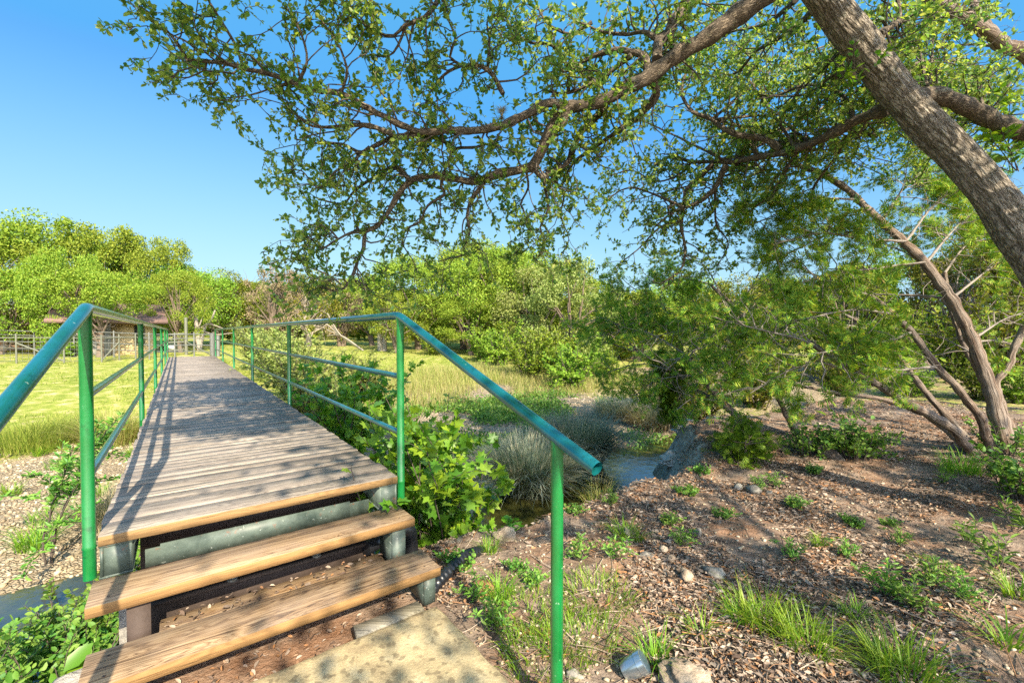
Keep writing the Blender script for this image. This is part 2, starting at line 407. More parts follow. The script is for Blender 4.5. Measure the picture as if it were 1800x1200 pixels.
# ------------------------------------------------------------------ mesh batches
class MB:
    def __init__(s): s.v, s.f, s.n, s.uv = [], [], 0, []
    def add(s, v, *faces, uv=None):
        v = np.asarray(v, float).reshape(-1, 3)
        for f in faces:
            f = np.asarray(f, np.int64)
            if len(f): s.f.append(f + s.n)
        s.v.append(v)
        s.uv.append(np.zeros((len(v), 3)) if uv is None else uv)
        s.n += len(v)
        return s
    def merge(s, o):
        for f in o.f: s.f.append(f + s.n)
        s.v += o.v; s.uv += o.uv; s.n += o.n
        return s
    def box(s, lo, hi, M=None, ch=0.0):
        x0, y0, z0 = lo; x1, y1, z1 = hi
        if ch:
            pr = [(y0, z0), (y1, z0), (y1, z1 - ch), (y1 - ch, z1), (y0 + ch, z1), (y0, z1 - ch)]
            v = [(x0, a, b) for a, b in pr] + [(x1, a, b) for a, b in pr]
            k = 6
            q = [(i, i + k, (i + 1) % k + k, (i + 1) % k) for i in range(k)]
            v = A(*v)
            if M is not None: v = v @ M[:3, :3].T + M[:3, 3]
            caps4 = [(0, 1, 2, 5), (2, 3, 4, 5), (k + 5, k + 2, k + 1, k), (k + 5, k + 4, k + 3, k + 2)]
            return s.add(v, q, caps4)
        v = A((x0, y0, z0), (x1, y0, z0), (x1, y1, z0), (x0, y1, z0), (x0, y0, z1), (x1, y0, z1), (x1, y1, z1), (x0, y1, z1))
        if M is not None: v = v @ M[:3, :3].T + M[:3, 3]
        return s.add(v, [(0, 3, 2, 1), (4, 5, 6, 7), (0, 1, 5, 4), (1, 2, 6, 5), (2, 3, 7, 6), (3, 0, 4, 7)])
    def tube(s, pts, r, seg=8, cap=True, hollow=None, rough=0.0, seed=0, relief=0.0):
        pts = np.asarray(pts, float)
        n = len(pts)
        r = np.full(n, float(r)) if np.isscalar(r) else np.asarray(r, float)
        T = np.gradient(pts, axis=0)
        T /= np.linalg.norm(T, axis=1)[:, None] + 1e-12
        ref = A(0, 0, 1) if abs(T[0][2]) < 0.9 else A(1, 0, 0)
        X = np.cross(ref, T[0]); X /= np.linalg.norm(X)
        fr = []
        for i in range(n):
            X = X - T[i] * X.dot(T[i]); X /= np.linalg.norm(X) + 1e-12
            fr.append((X.copy(), np.cross(T[i], X)))
        ang = np.linspace(0, 2 * PI, seg + 1)
        L = np.concatenate([[0], np.cumsum(np.linalg.norm(np.diff(pts, axis=0), axis=1))])
        Xs = np.array([f[0] for f in fr]); Ys = np.array([f[1] for f in fr])
        rr = np.repeat(r[:, None], seg + 1, 1)
        if rough:
            a2 = np.minimum(ang, 2 * PI - ang)
            for k in range(1, 5):
                ph = seed * 1.7 + k * 2.1
                rr = rr * (1 + rough / k * np.sin(L[:, None] / (r.mean() + 1e-6) * 0.55 * k + ph) * np.cos(k * a2[None, :] + ph * 0.5))
        if relief:
            cx_, cy_ = np.cos(ang)[None, :] + 0 * L[:, None], np.sin(ang)[None, :] + 0 * L[:, None]
            n1 = fbm(cx_ * 2.1 + L[:, None] * .9, cy_ * 2.1 - L[:, None] * 1.1, 1.6, 3, 3)
            n2 = np.abs(fbm(cx_ * 7 + L[:, None] * 3.0, cy_ * 7 + L[:, None] * 3.4, 1.0, 8, 3))
            rr = rr * (1 + relief * (n1 * 1.1 - np.clip(.16 - n2, 0, 1) * 1.6))
        V = pts[:, None, :] + rr[:, :, None] * (np.cos(ang)[None, :, None] * Xs[:, None, :] + np.sin(ang)[None, :, None] * Ys[:, None, :])
        uv = np.zeros((n, seg + 1, 3))
        uv[:, :, 0] = ang[None, :] * max(r.mean(), 1e-4) + seed * 0.37
        uv[:, :, 1] = L[:, None] + seed * 1.9
        i, j = np.meshgrid(np.arange(n - 1), np.arange(seg), indexing='ij')
        a = (i * (seg + 1) + j).ravel()
        q = np.stack([a, a + 1, a + seg + 2, a + seg + 1], 1)
        s.add(V.reshape(-1, 3), q, uv=uv.reshape(-1, 3))
        if cap:
            for e in (0, n - 1):
                c = np.vstack([V[e][:-1], pts[e][None] + (T[e] * r[e] * 0.15 if e else -T[e] * r[e] * 0.15)])
                tr = [(k, (k + 1) % seg, seg) if e else ((k + 1) % seg, k, seg) for k in range(seg)]
                if hollow is not None and e in hollow: continue
                s.add(c, tr)
        return s
    def build(s, name, mat, parent=None, origin=None, smooth=True):
        me = bpy.data.meshes.new(name)
        v = np.vstack(s.v)
        if origin is not None: v = v - np.asarray(origin)
        ls = np.concatenate([np.full(len(f), f.shape[1]) for f in s.f])
        li = np.concatenate([f.ravel() for f in s.f])
        me.vertices.add(len(v)); me.vertices.foreach_set('co', v.ravel().astype(np.float32))
        me.loops.add(len(li)); me.loops.foreach_set('vertex_index', li.astype(np.int32))
        me.polygons.add(len(ls))
        st = np.concatenate([[0], np.cumsum(ls)[:-1]])
        me.polygons.foreach_set('loop_start', st.astype(np.int32))
        me.polygons.foreach_set('loop_total', ls.astype(np.int32))
        if smooth: me.polygons.foreach_set('use_smooth', np.ones(len(ls), bool))
        at = me.attributes.new('tuv', 'FLOAT_VECTOR', 'POINT')
        at.data.foreach_set('vector', np.vstack(s.uv).ravel().astype(np.float32))
        me.update(calc_edges=True)
        me.materials.append(mat)
        o = bpy.data.objects.new(name, me)
        COL.objects.link(o)
        if parent is not None: o.parent = parent
        elif origin is not None: o.location = origin
        return o

def thing(name, label, cat, loc=(0, 0, 0), rz=0.0, group=None):
    o = bpy.data.objects.new(name, None)
    o.empty_display_size = 0.2
    COL.objects.link(o)
    o.location = loc; o.rotation_euler = (0, 0, rz)
    return tag(o, label, cat, group)
def tag(o, label=None, cat=None, group=None, kind=None):
    if label: o['label'] = label
    if cat: o['category'] = cat
    if group: o['group'] = group
    if kind: o['kind'] = kind
    return o
def dup(root, label, loc, rz=0.0, sc=1.0, group=None):
    r = root.copy(); COL.objects.link(r)
    r.location = loc; r.rotation_euler = (0, 0, rz); r.scale = (sc, sc, sc) if np.isscalar(sc) else sc
    r['label'] = label
    if group: r['group'] = group
    for ch in list(root.children):
        c = ch.copy(); COL.objects.link(c); c.parent = r
    return r
class Kind:
    """a prototype whose first placing uses the prototype itself"""
    def __init__(s, root): s.root, s.used = root, False
    def put(s, label, loc, rz=0.0, sc=1.0, group=None, name=None):
        if not s.used:
            s.used = True
            r = s.root
            r.location = loc; r.rotation_euler = (0, 0, rz); r.scale = (sc, sc, sc) if np.isscalar(sc) else sc
            r['label'] = label
            if group: r['group'] = group
            return r
        return dup(s.root, label, loc, rz, sc, group)

# leaf shapes: unit length along +y, facing +z
LEAF = (A((0, 0, 0), (-.27, .35, .07), (-.25, .70, .05), (0, 1, -.03), (.25, .70, .05), (.27, .35, .07)), [np.array([(0, 3, 2, 1), (0, 5, 4, 3)])])
OVAL = (A((0, 0, 0), (-.19, .35, .10), (-.18, .68, .10), (0, 1, -.05), (.18, .68, .12), (.19, .35, .10)), [np.array([(0, 3, 2, 1), (0, 5, 4, 3)])])
NARROW = (A((0, 0, 0), (-.13, .3, .05), (-.11, .65, .03), (0, 1, -.1), (.11, .65, .03), (.13, .3, .05)), [np.array([(0, 3, 2, 1), (0, 5, 4, 3)])])
_h = [(0, 0), (-.22, -.06), (-.55, .16), (-.30, .34), (-.52, .66), (-.20, .62), (0, 1.0)]
_o = _h + [(-x, y) for x, y in reversed(_h[1:-1])]
LOBED = (np.array([(x, y, 0.10 * abs(x) - .12 * y * y) for x, y in _o] + [(0, .36, 0.06)]), [np.array([(12, (i + 1) % 12, i) for i in range(12)])])
def _spray():
    V, Q = [], []
    def dia(x, y, ang, L, w, z):
        d = A(math.sin(ang), math.cos(ang), z); n = A(math.cos(ang), -math.sin(ang), 0)
        b = len(V)
        o = A(x, y, 0)
        V.extend([o, o + d * L * .5 - n * w, o + d * L, o + d * L * .5 + n * w]); Q.append((b, b + 3, b + 2, b + 1))
    dia(0, 0, 0, 1.0, .032, .0)
    for k, (y, sgn, L) in enumerate([(.12, 1, .55), (.2, -1, .6), (.34, 1, .5), (.42, -1, .52), (.56, 1, .4), (.62, -1, .38), (.3, .35, .5), (.5, -.3, .45)]):
        dia(0, y, sgn * .75, L, .05, (-1) ** k * .25)
    return np.array(V), [np.array(Q)]
SPRAY = _spray()

def unit(v): return v / (np.linalg.norm(v, axis=-1, keepdims=True) + 1e-12)
def rdir(n, zbias=0.0, zs=1.0):
    v = rng.normal(size=(n, 3)); v[:, 2] = v[:, 2] * zs + zbias
    return unit(v)
def cloud(mb, shape, pos, d, nrm, size):
    tv, tf = shape
    d = unit(d); X = unit(np.cross(d, nrm)); N = np.cross(X, d)
    size = np.broadcast_to(np.asarray(size, float), (len(pos),))
    V = pos[:, None, :] + size[:, None, None] * (tv[None, :, 0, None] * X[:, None, :] + tv[None, :, 1, None] * d[:, None, :] + tv[None, :, 2, None] * N[:, None, :])
    k = len(tv)
    fs = [(f[None] + (np.arange(len(pos)) * k)[:, None, None]).reshape(-1, f.shape[1]) for f in tf]
    mb.add(V.reshape(-1, 3), *fs)
def blades(mb, base, az, L, lean, wd, K=4, droop=0.5):
    n = len(base)
    f = np.linspace(0, 1, K + 1)[None, :]
    L, lean, wd, az = [np.broadcast_to(np.asarray(q, float), (n,))[:, None] for q in (L, lean, wd, az)]
    hor = lean * L * f ** 1.5
    ver = L * (f - droop * lean * f ** 2.4)
    px = base[:, None, 0] + hor * np.cos(az); py = base[:, None, 1] + hor * np.sin(az); pz = base[:, None, 2] + ver
    wv = wd * (1 - 0.92 * f ** 1.6) * 0.5
    sx, sy = -np.sin(az) * wv, np.cos(az) * wv
    V = np.stack([np.stack([px - sx, py - sy, pz], -1), np.stack([px + sx, py + sy, pz], -1)], 2)  # n,K+1,2,3
    k = 2 * (K + 1)
    q = np.array([(2 * i, 2 * i + 1, 2 * i + 3, 2 * i + 2) for i in range(K)])
    mb.add(V.reshape(-1, 3), (q[None] + (np.arange(n) * k)[:, None, None]).reshape(-1, 4))

def vnoise(x, y, sc, seed=0):
    x, y = np.asarray(x) * sc + seed * 17.3, np.asarray(y) * sc - seed * 9.1
    def hsh(i, j):
        q = np.sin(i * 127.1 + j * 311.7 + seed * 74.7) * 43758.5453
        return q - np.floor(q)
    i, j = np.floor(x), np.floor(y)
    a, b = x - i, y - j
    a, b = a * a * (3 - 2 * a), b * b * (3 - 2 * b)
    return lerp(lerp(hsh(i, j), hsh(i + 1, j), a), lerp(hsh(i, j + 1), hsh(i + 1, j + 1), a), b) - 0.5
def fbm(x, y, sc, seed=0, oct=4):
    return sum(vnoise(x, y, sc * 2 ** k, seed + k) / 2 ** k for k in range(oct))

def spline(pts, step):
    pts = np.asarray(pts, float)
    p = np.vstack([2 * pts[0] - pts[1], pts, 2 * pts[-1] - pts[-2]])
    out = []
    for i in range(1, len(p) - 2):
        n = max(2, int(np.linalg.norm(p[i + 1, :3] - p[i, :3]) / step))
        for t in np.linspace(0, 1, n, endpoint=False):
            out.append(0.5 * ((2 * p[i]) + (p[i + 1] - p[i - 1]) * t + (2 * p[i - 1] - 5 * p[i] + 4 * p[i + 1] - p[i + 2]) * t * t + (3 * p[i] - p[i - 1] - 3 * p[i + 1] + p[i + 2]) * t ** 3))
    out.append(p[-2])
    return np.array(out)

# ------------------------------------------------------------------ terrain
BO = A(-1.3245, 2.45)
BD, BU = A(-0.6006, 0.7995), A(0.7995, 0.6006)
def to_st(x, y):
    dx, dy = x - BO[0], y - BO[1]
    return dx * BD[0] + dy * BD[1], dx * BU[0] + dy * BU[1]
def from_st(s, t, z=0.0): return A(BO[0] + s * BD[0] + t * BU[0], BO[1] + s * BD[1] + t * BU[1], z)
def edge(t): return np.interp(t, [-12, -3, -1, 0, 1, 2.5, 4, 4.8, 5.7, 6.6, 7.6, 9, 14, 30], [-1, -.4, -.25, -.08, .05, -.02, -.14, .18, .95, .95, .35, .2, .5, 2])
WZ = -1.33
def terrain(x, y, fine=True):
    x, y = np.asarray(x, float), np.asarray(y, float)
    s, t = to_st(x, y)
    e = edge(t) + 0.35 * vnoise(t, s * 0, 1.7, 3)
    near = -0.58 + 0.045 * np.clip(t - 2.6, 0, 25) + 0.02 * np.clip(-s - 3, 0, 30)
    wig = 0.5 * vnoise(t, s * 0, 0.6, 5)
    xs = [-60, 0, .22, .75, 2.2, 3.0, 4.2, 7, 9, 13, 18, 26, 40, 80, 160]
    s2 = np.where(s - e < 0.75, s - e, np.where(s < 2.2, np.clip(s - e, .75, 2.2), s + wig * np.clip((s - 2.2), 0, 1)))
    s2 = np.maximum(s2, np.minimum(s - e, 0.75))
    prof = np.interp(s2, xs, [0, 0, -.22, -.98, -1.03, -.72, -.55, -.40, -.22, .05, .25, .52, .9, 2.0, 5.0]) - 0.57
    lift = (near + 0.57) * np.clip(1 - (s - e) / 0.9, 0, 1)
    # far low hills with higher ground to the right
    r = np.hypot(x, y)
    hill = np.clip((r - 55) / 120, 0, 1) ** 1.3 * (7 + 9 * fbm(x, y, 0.012, 9, 3)) * np.clip((y + 10) / 60, 0, 1)
    z = prof + lift + hill
    rough = np.clip(1 - np.abs(s2 - 1.4) / 1.2, 0, 1)
    if fine:
        z = z + 0.07 * fbm(x, y, 1.1, 1, 3) * (r < 60) + 0.018 * fbm(x, y, 7, 2, 3) * (r < 14)
        bank = ((s - e) > -0.15) & (s < 1.6)
        z = z + np.where(bank, 0.10 * fbm(x, y, 3.0, 4, 4), 0)
    # level pad under steps and slab
    pad = np.clip(1 - np.maximum(np.abs(t) - 0.85, np.maximum(s - 0.05, -4.5 - s)) / 0.35, 0, 1)
    z = np.where(z > -1.0, z * (1 - pad) + pad * (-0.60), z)
    return z
def TZ(x, y): return float(terrain(A(x), A(y))[0])
def G(px, py):
    """where the sight line through photo pixel px,py meets the ground"""
    o = A(0, 0, EYE); d = P(px, py, 1.0) - o
    k = np.concatenate([np.linspace(0.6, 12, 1500), np.linspace(12, 80, 1500)])
    q = o[None] + d[None] * k[:, None]
    below = q[:, 2] < terrain(q[:, 0], q[:, 1])
    i = int(np.argmax(below)) if below.any() else len(k) - 1
    return q[i]

def build_ground():
    na, nr = 560, 330
    rr = np.concatenate([np.linspace(0.25, 10, 210), np.geomspace(10.1, 900, nr - 210)])
    th = np.linspace(0, 2 * PI, na, endpoint=False)
    R, T = np.meshgrid(rr, th, indexing='ij')
    x, y = R * np.cos(T), R * np.sin(T)
    z = terrain(x.ravel(), y.ravel())
    V = np.stack([x.ravel(), y.ravel(), z], 1)
    V = np.vstack([V, [[0, 0, TZ(0, 0)]]])
    i, j = np.meshgrid(np.arange(nr - 1), np.arange(na), indexing='ij')
    a = (i * na + j).ravel(); b = (i * na + (j + 1) % na).ravel()
    q = np.stack([a, a + na, b + na, b], 1)
    tr = np.array([(nr * na, k, (k + 1) % na) for k in range(na)])
    mb = MB().add(V, q, tr)
    o = mb.build('ground', MT['ground'])
    s, t = to_st(V[:, 0], V[:, 1])
    e = edge(t)
    left = np.clip((-t - 0.3) / 0.8, 0, 1)
    lawn_start = lerp(np.full_like(s, 9.5), np.full_like(s, 7.2), left)
    gravel = np.clip((s - 1.6) / 0.6, 0, 1) * np.clip((lawn_start + 0.8 - s) / 1.5, 0, 1)
    lawn = np.clip((s - lawn_start + 0.8) / 1.6, 0, 1)
    far_right = np.clip((t - 12) / 4, 0, 1)
    lawn = np.maximum(lawn, np.clip((t - 8.2) / 1.5, 0, 1) * np.clip((s + 4.0) / 1.5, 0, 1) * .5)
    lawn = np.maximum(lawn * (1 - 0.4 * far_right * (s < 14)), np.clip((np.hypot(V[:, 0], V[:, 1]) - 25) / 10, 0, 1))
    bank = np.clip((s - e + 0.12) / 0.25, 0, 1) * np.clip((2.6 - s) / 0.6, 0, 1)
    c = np.stack([gravel, lawn, bank, np.ones_like(s)], 1).astype(np.float32)
    at = o.data.color_attributes.new('zone', 'FLOAT_COLOR', 'POINT')
    at.data.foreach_set('color', c.ravel())
    tag(o, kind='structure')
    # creek surface
    ts = np.linspace(-16, 22, 150)
    s0 = edge(ts) - 0.1; s1 = np.full_like(ts, 3.6)
    V = []
    for k in range(9):
        ss = lerp(s0, s1, k / 8)
        V.append(np.stack([BO[0] + ss * BD[0] + ts * BU[0], BO[1] + ss * BD[1] + ts * BU[1], np.full_like(ts, WZ)], 1))
    n = len(ts)
    i, j = np.meshgrid(np.arange(8), np.arange(n - 1), indexing='ij')
    a = (i * n + j).ravel()
    mb = MB().add(np.vstack(V), np.stack([a, a + 1, a + n + 1, a + n], 1))
    tag(mb.build('water', MT['water']), kind='structure')
build_ground()

# ------------------------------------------------------------------ footbridge
def bridge():
    b = thing('footbridge', 'plank footbridge with green pipe handrails and wooden steps crossing the creek', 'footbridge', (BO[0], BO[1], 0), math.atan2(BU[1], BU[0]))
    # planks
    mb = MB(); s = 0.0; k = 0
    while s < 18.5:
        wd = 0.185 if k == 0 else random.choice([0.09, 0.14, 0.14, 0.14, 0.185])
        th = random.uniform(-.003, .003) if k else 0
        x0 = -0.72 + random.uniform(-.012, .006) * (k > 0); x1 = 0.72 + random.uniform(-.006, .012) * (k > 0)
        M = np.eye(4); an = random.uniform(-.0025, .0025) * (k > 0)
        M[:2, :2] = [[math.cos(an), -math.sin(an)], [math.sin(an), math.cos(an)]]
        M[:3, 3] = (0, s, th)
        mb.box((x0, 0, -0.045), (x1, wd, 0), M, ch=0.005)
        s += wd + random.uniform(.004, .009); k += 1
    mb.build('decking', MT['deck'], b, smooth=False)
    # girders: C channels
    for sg in (-1, 1):
        m = MB()
        xo, xi = sg * 0.72, sg * 0.60
        lo, hi = min(xo, xi), max(xo, xi)
        m.box((lo, 0.005, -0.054), (hi, 18.4, -0.046))
        m.box((lo, 0.005, -0.20), (hi, 18.4, -0.192))
        xx = sg * 0.716
        m.box((min(xx, xx - sg * .012), 0.006, -0.191), (max(xx, xx - sg * .012), 18.39, -0.055))
        xx = sg * 0.604
        m.box((min(xx, xx + sg * .012), 0.012, -0.191), (max(xx, xx + sg * .012), 18.39, -0.055))
        m.box((lo + .013, 0.010, -0.19), (hi - .013, 0.018, -0.056))
        m.build('girder', MT['steel'], b, smooth=False)
    m = MB()
    m.box((-0.56, 0.10, -0.235), (0.565, 0.112, -0.145)); m.box((-0.50, 0.088, -0.232), (0.44, 0.099, -0.128))
    m.build('cross_beam', MT['steel'], b, smooth=False)
    MB().box((-0.59, 0.30, -0.34), (0.59, 0.32, -0.05)).build('gap_shade_plate', MT['dark_steel'], b, smooth=False)  # dark sheet standing in for the shaded gap above the cross beam
    # treads
    def tread(s0, s1, z, x0, x1, skew=0):
        m = MB()
        M = np.eye(4); M[:2, :2] = [[math.cos(skew), -math.sin(skew)], [math.sin(skew), math.cos(skew)]]
        m.box((x0, s0, z - .046), (x1, s1, z), M, ch=0.0025)
        t_ = m.build('tread', MT['tread'], b, smooth=False)
        for xx in (x0 + .07, x1 - .07):
            for yy in (s0 + .06, s1 - .06):
                MB().tube([(xx, yy + xx * skew, z - .004), (xx, yy + xx * skew, z + .0012)], .0055, 10).build('screw', MT['dark_steel'], t_, smooth=False)
    tread(-0.287, -0.035, -0.18, -0.735, 0.71, 0.012)
    tread(-0.567, -0.315, -0.36, -0.725, 0.735, -0.004)
    # brackets that carry the treads
    for x in (-0.60, 0.585):
        m = MB()
        m.box((x - .006, -0.25, -0.56), (x + .006, -0.06, -0.235)); m.box((x - .006, -0.262, -0.56), (x + .075, -0.25, -0.234)); m.box((x + .0065, -0.249, -0.242), (x + .09, -0.06, -0.229))
        m.build('bracket', MT['steel'] if x > 0 else MT['dark_steel'], b, smooth=False)
        x2 = x + (0.07 if x > 0 else 0)
        m = MB()
        m.box((x2 - .006, -0.53, -0.56), (x2 + .006, -0.34, -0.415)); m.box((x2 - .006, -0.542, -0.56), (x2 + .06, -0.53, -0.414)); m.box((x2 + .0065, -0.529, -0.418), (x2 + .06, -0.34, -0.408))
        m.build('bracket', MT['steel'], b, smooth=False)
    m = MB().box((-0.59, 0.02, -0.56), (0.57, 0.05, -0.315)); m.box((-0.585, -0.03, -0.385), (0.57, 0.0195, -0.372))
    m.build('ledger', MT['dark_steel'], b, smooth=False)
    for x in (-0.20, 0.22):
        m = MB()
        ang = np.arange(7) / 6 * 2 * PI
        m.tube([(x, -0.005, -0.371), (x, -0.005, -0.362)], 0.024, 16)
        m.tube([(x, -0.005, -0.361), (x, -0.005, -0.342)], 0.016, 6)
        m.tube([(x, -0.005, -0.341), (x, -0.005, -0.318)], 0.008, 10)
        m.build('bolt', MT['galv'], b, smooth=False)
    m = MB().box((-0.50, -0.235, -0.56), (0.56, -0.075, -0.425), ch=0.012)
    m.build('sill_plank', MT['old_wood'], b, smooth=False)
    # posts and rails
    R = 0.0245
    for sg in (-1, 1):
        x = sg * 0.752
        for k in range(6):
            y = 0.02 + 3.68 * k if k < 5 else 18.32
            MB().tube([(x, y, -0.19), (x, y, -.05), (x, y, -.043), (x, y, -.036), (x, y, 1.008), (x, y, 1.018), (x, y, 1.035)], [R, R, R * 1.13, R, R, R * 1.08, R * 1.14], 20).build('post', MT['paint'], b)
        pth = [(x, 18.6, 1.05), (x, 0.06, 1.05)]
        arc = [(x, 0.06 - 0.06 * math.sin(q), 1.05 - 0.012 * (1 - math.cos(q))) for q in np.linspace(0, .6, 4)[1:]]
        ex = x if sg > 0 else x - 0.10
        full = np.array([(x, yy, 1.05) for yy in np.linspace(18.6, 0.10, 40)] + [(x, 0.05, 1.048), (x, 0.015, 1.040), (x, -0.03, 1.028)] + [(lerp(x, ex, q), -1.70 * q - .03 * (1 - q), lerp(1.028, 0.463, q)) for q in np.linspace(0.06, 1, 24)])
        m = MB().tube(full, 0.026, 22, hollow=(len(full) - 1,))
        m.tube(full[-5:-1][::1], 0.0225, 22, cap=False)
        # closing ring of the open pipe end
        m.build('top_rail', MT['rail_paint'], b)
        for z in (0.65, 0.278):
            MB().tube([(x, 0.03, z), (x, 6, z), (x, 12, z), (x, 18.35, z)], 0.0185, 18).build('mid_rail', MT['rail_paint'], b)
        y = -1.495
        xp = lerp(x, ex, 0.88)
        MB().tube([(xp, y, -0.75), (xp, y, 0.525)], R, 20).build('post', MT['paint'], b)
    return b
bridge()

def in_bridge(pts):
    pts = np.asarray(pts, float)
    return np.stack([BO[0] + pts[:, 0] * BU[0] + pts[:, 1] * BD[0], BO[1] + pts[:, 0] * BU[1] + pts[:, 1] * BD[1], pts[:, 2]], 1)

def slab():
    nx, ny = 60, 110
    xs = np.linspace(-0.78, 0.705, nx); ys = np.linspace(-3.4, -0.585, ny)
    X, Y = np.meshgrid(xs, ys, indexing='ij')
    ed = np.minimum(np.minimum(X - xs[0], xs[-1] - X), np.minimum(Y - ys[0], ys[-1] - Y))
    Z = -0.54 + 0.006 * fbm(X, Y, 9, 6, 3) - 0.022 * np.clip(1 - ed / 0.03, 0, 1) ** 2
    X = X + np.where(ed < .02, 0.012 * fbm(X, Y, 12, 8, 3), 0); Y = Y + np.where(ed < .02, 0.012 * fbm(X, Y, 12, 9, 3), 0)
    V = np.stack([X.ravel(), Y.ravel(), Z.ravel()], 1)
    i, j = np.meshgrid(np.arange(nx - 1), np.arange(ny - 1), indexing='ij')
    a = (i * ny + j).ravel()
    mb = MB().add(in_bridge(V), np.stack([a, a + ny, a + ny + 1, a + 1], 1))
    rim = [j for j in range(ny)] + [i * ny + ny - 1 for i in range(1, nx)] + [(nx - 1) * ny + j for j in range(ny - 2, -1, -1)] + [i * ny for i in range(nx - 2, 0, -1)]
    T = V[rim]; Bm = T.copy(); Bm[:, 2] = -0.72
    n = len(rim)
    mb.add(in_bridge(np.vstack([T, Bm])), [(k, (k + 1) % n, (k + 1) % n + n, k + n) for k in range(n)])
    o = mb.build('concrete_slab', MT['concrete'], None, from_st(-2, 0, -0.54))
    tag(o, 'lichen spotted tan concrete slab at the foot of the wooden steps', 'slab')
    # abutment wall under the bridge end
    mb = MB()
    mb.box((-0.66, 0.07, -1.8), (0.58, 0.30, -0.33))
    v = np.vstack(mb.v); mb.v = [in_bridge(v)]
    tag(mb.build('abutment', MT['rock'], None, from_st(0.15, 0, -1.8), smooth=False), 'rough grey concrete abutment holding up the near end of the footbridge', 'abutment')
    mb = MB(); mb.box((0.27, -0.60, -0.60), (0.62, -0.505, -0.535), ch=0.008); mb.v = [in_bridge(np.vstack(mb.v))]
    tag(mb.build('timber_block', MT['block_wood'], None, from_st(-0.55, .45, -0.6), smooth=False), 'short grey timber block lying in the dirt under the lowest step', 'timber')
slab()

# drain pipes
def pipes():
    p0 = in_bridge([(0.50, -0.02, -0.40), (0.64, 0.02, -0.39), (0.76, 0.05, -0.385), (0.815, 0.06, -0.41), (0.835, 0.06, -0.47), (0.84, 0.06, -0.62)])
    sp = spline(p0, 0.01)
    m = MB().tube(sp, 0.048, 20)
    r = thing('drain_pipe', 'black plastic drain elbow sticking out beside the right end of the steps', 'pipe', p0[2])
    m.build('pipe', MT['black_plastic'], r, p0[2])
    q = sp[int(len(sp) * .68):int(len(sp) * .68) + 3]
    MB().tube(sp[int(len(sp) * .62):int(len(sp) * .72)], 0.0535, 20).build('collar', MT['black_plastic'], r, p0[2])
    pts = in_bridge([(0.70, -0.44, -0.60), (0.80, -0.40, -0.55), (0.93, -0.34, -0.53), (1.08, -0.26, -0.53), (1.25, -0.18, -0.58)])
    sp = spline(pts, 0.006)
    L = np.arange(len(sp))
    o = MB().tube(sp, 0.036 + 0.003 * np.sin(L * 1.1), 18).build('drain_pipe', MT['black_plastic'], None, pts[2])
    tag(o, 'black corrugated drain pipe half buried in weeds right of the lowest step', 'pipe')
pipes()

# ------------------------------------------------------------------ big live oak
class Tree:
    def __init__(s): s.trunk, s.limbs, s.twigs, s.leaf, s.sk = MB(), MB(), MB(), MB(), []
    def limb(s, pts, r0, r1, mb=None, seg=12, step=0.05, skel=True, rough=0.12, pw=0.8):
        sp = spline(np.array(pts), step)
        n = len(sp)
        amp = min(0.012 + r1 * .4, 0.03)
        jit = np.cumsum(rng.normal(0, 1, (n, 3)), 0)
        jit = (jit - np.linspace(0, 1, n)[:, None] * jit[-1]) * amp * 0.12
        sp = sp + jit
        r = lerp(r0, r1, np.linspace(0, 1, n) ** pw) * (1 + 0.09 * np.sin(np.arange(n) * .9 + rng.uniform(0, 6)))
        (s.limbs if mb is None else mb).tube(sp, r, seg, rough=rough, seed=rng.uniform(0, 9))
        if skel: s.sk.append((sp, r))
        return sp
oak = Tree()
def L(*p): return [P(*q) for q in p]
trunk_pts = [A(4.55, 2.35, -0.75), A(4.30, 2.5, 0.0)] + L((1990, 690, 2.85), (1880, 545, 2.95), (1800, 425, 3.05), (1752, 352, 3.1), (1695, 285, 3.15), (1632, 222, 3.2), (1568, 152, 3.22), (1512, 80, 3.2), (1462, 15, 3.15), (1425, -40, 3.1))
sp = spline(np.array(trunk_pts), 0.012)
n = len(sp); q = np.linspace(0, 1, n)
rad = np.interp(q, [0, .1, .3, .55, .8, 1], [.24, .160, .128, .112, .106, .104]) * (1 + .03 * np.sin(q * 37) + .02 * np.sin(q * 71))
oak.trunk.tube(sp, rad, 150, rough=0.03, seed=1, relief=.14)
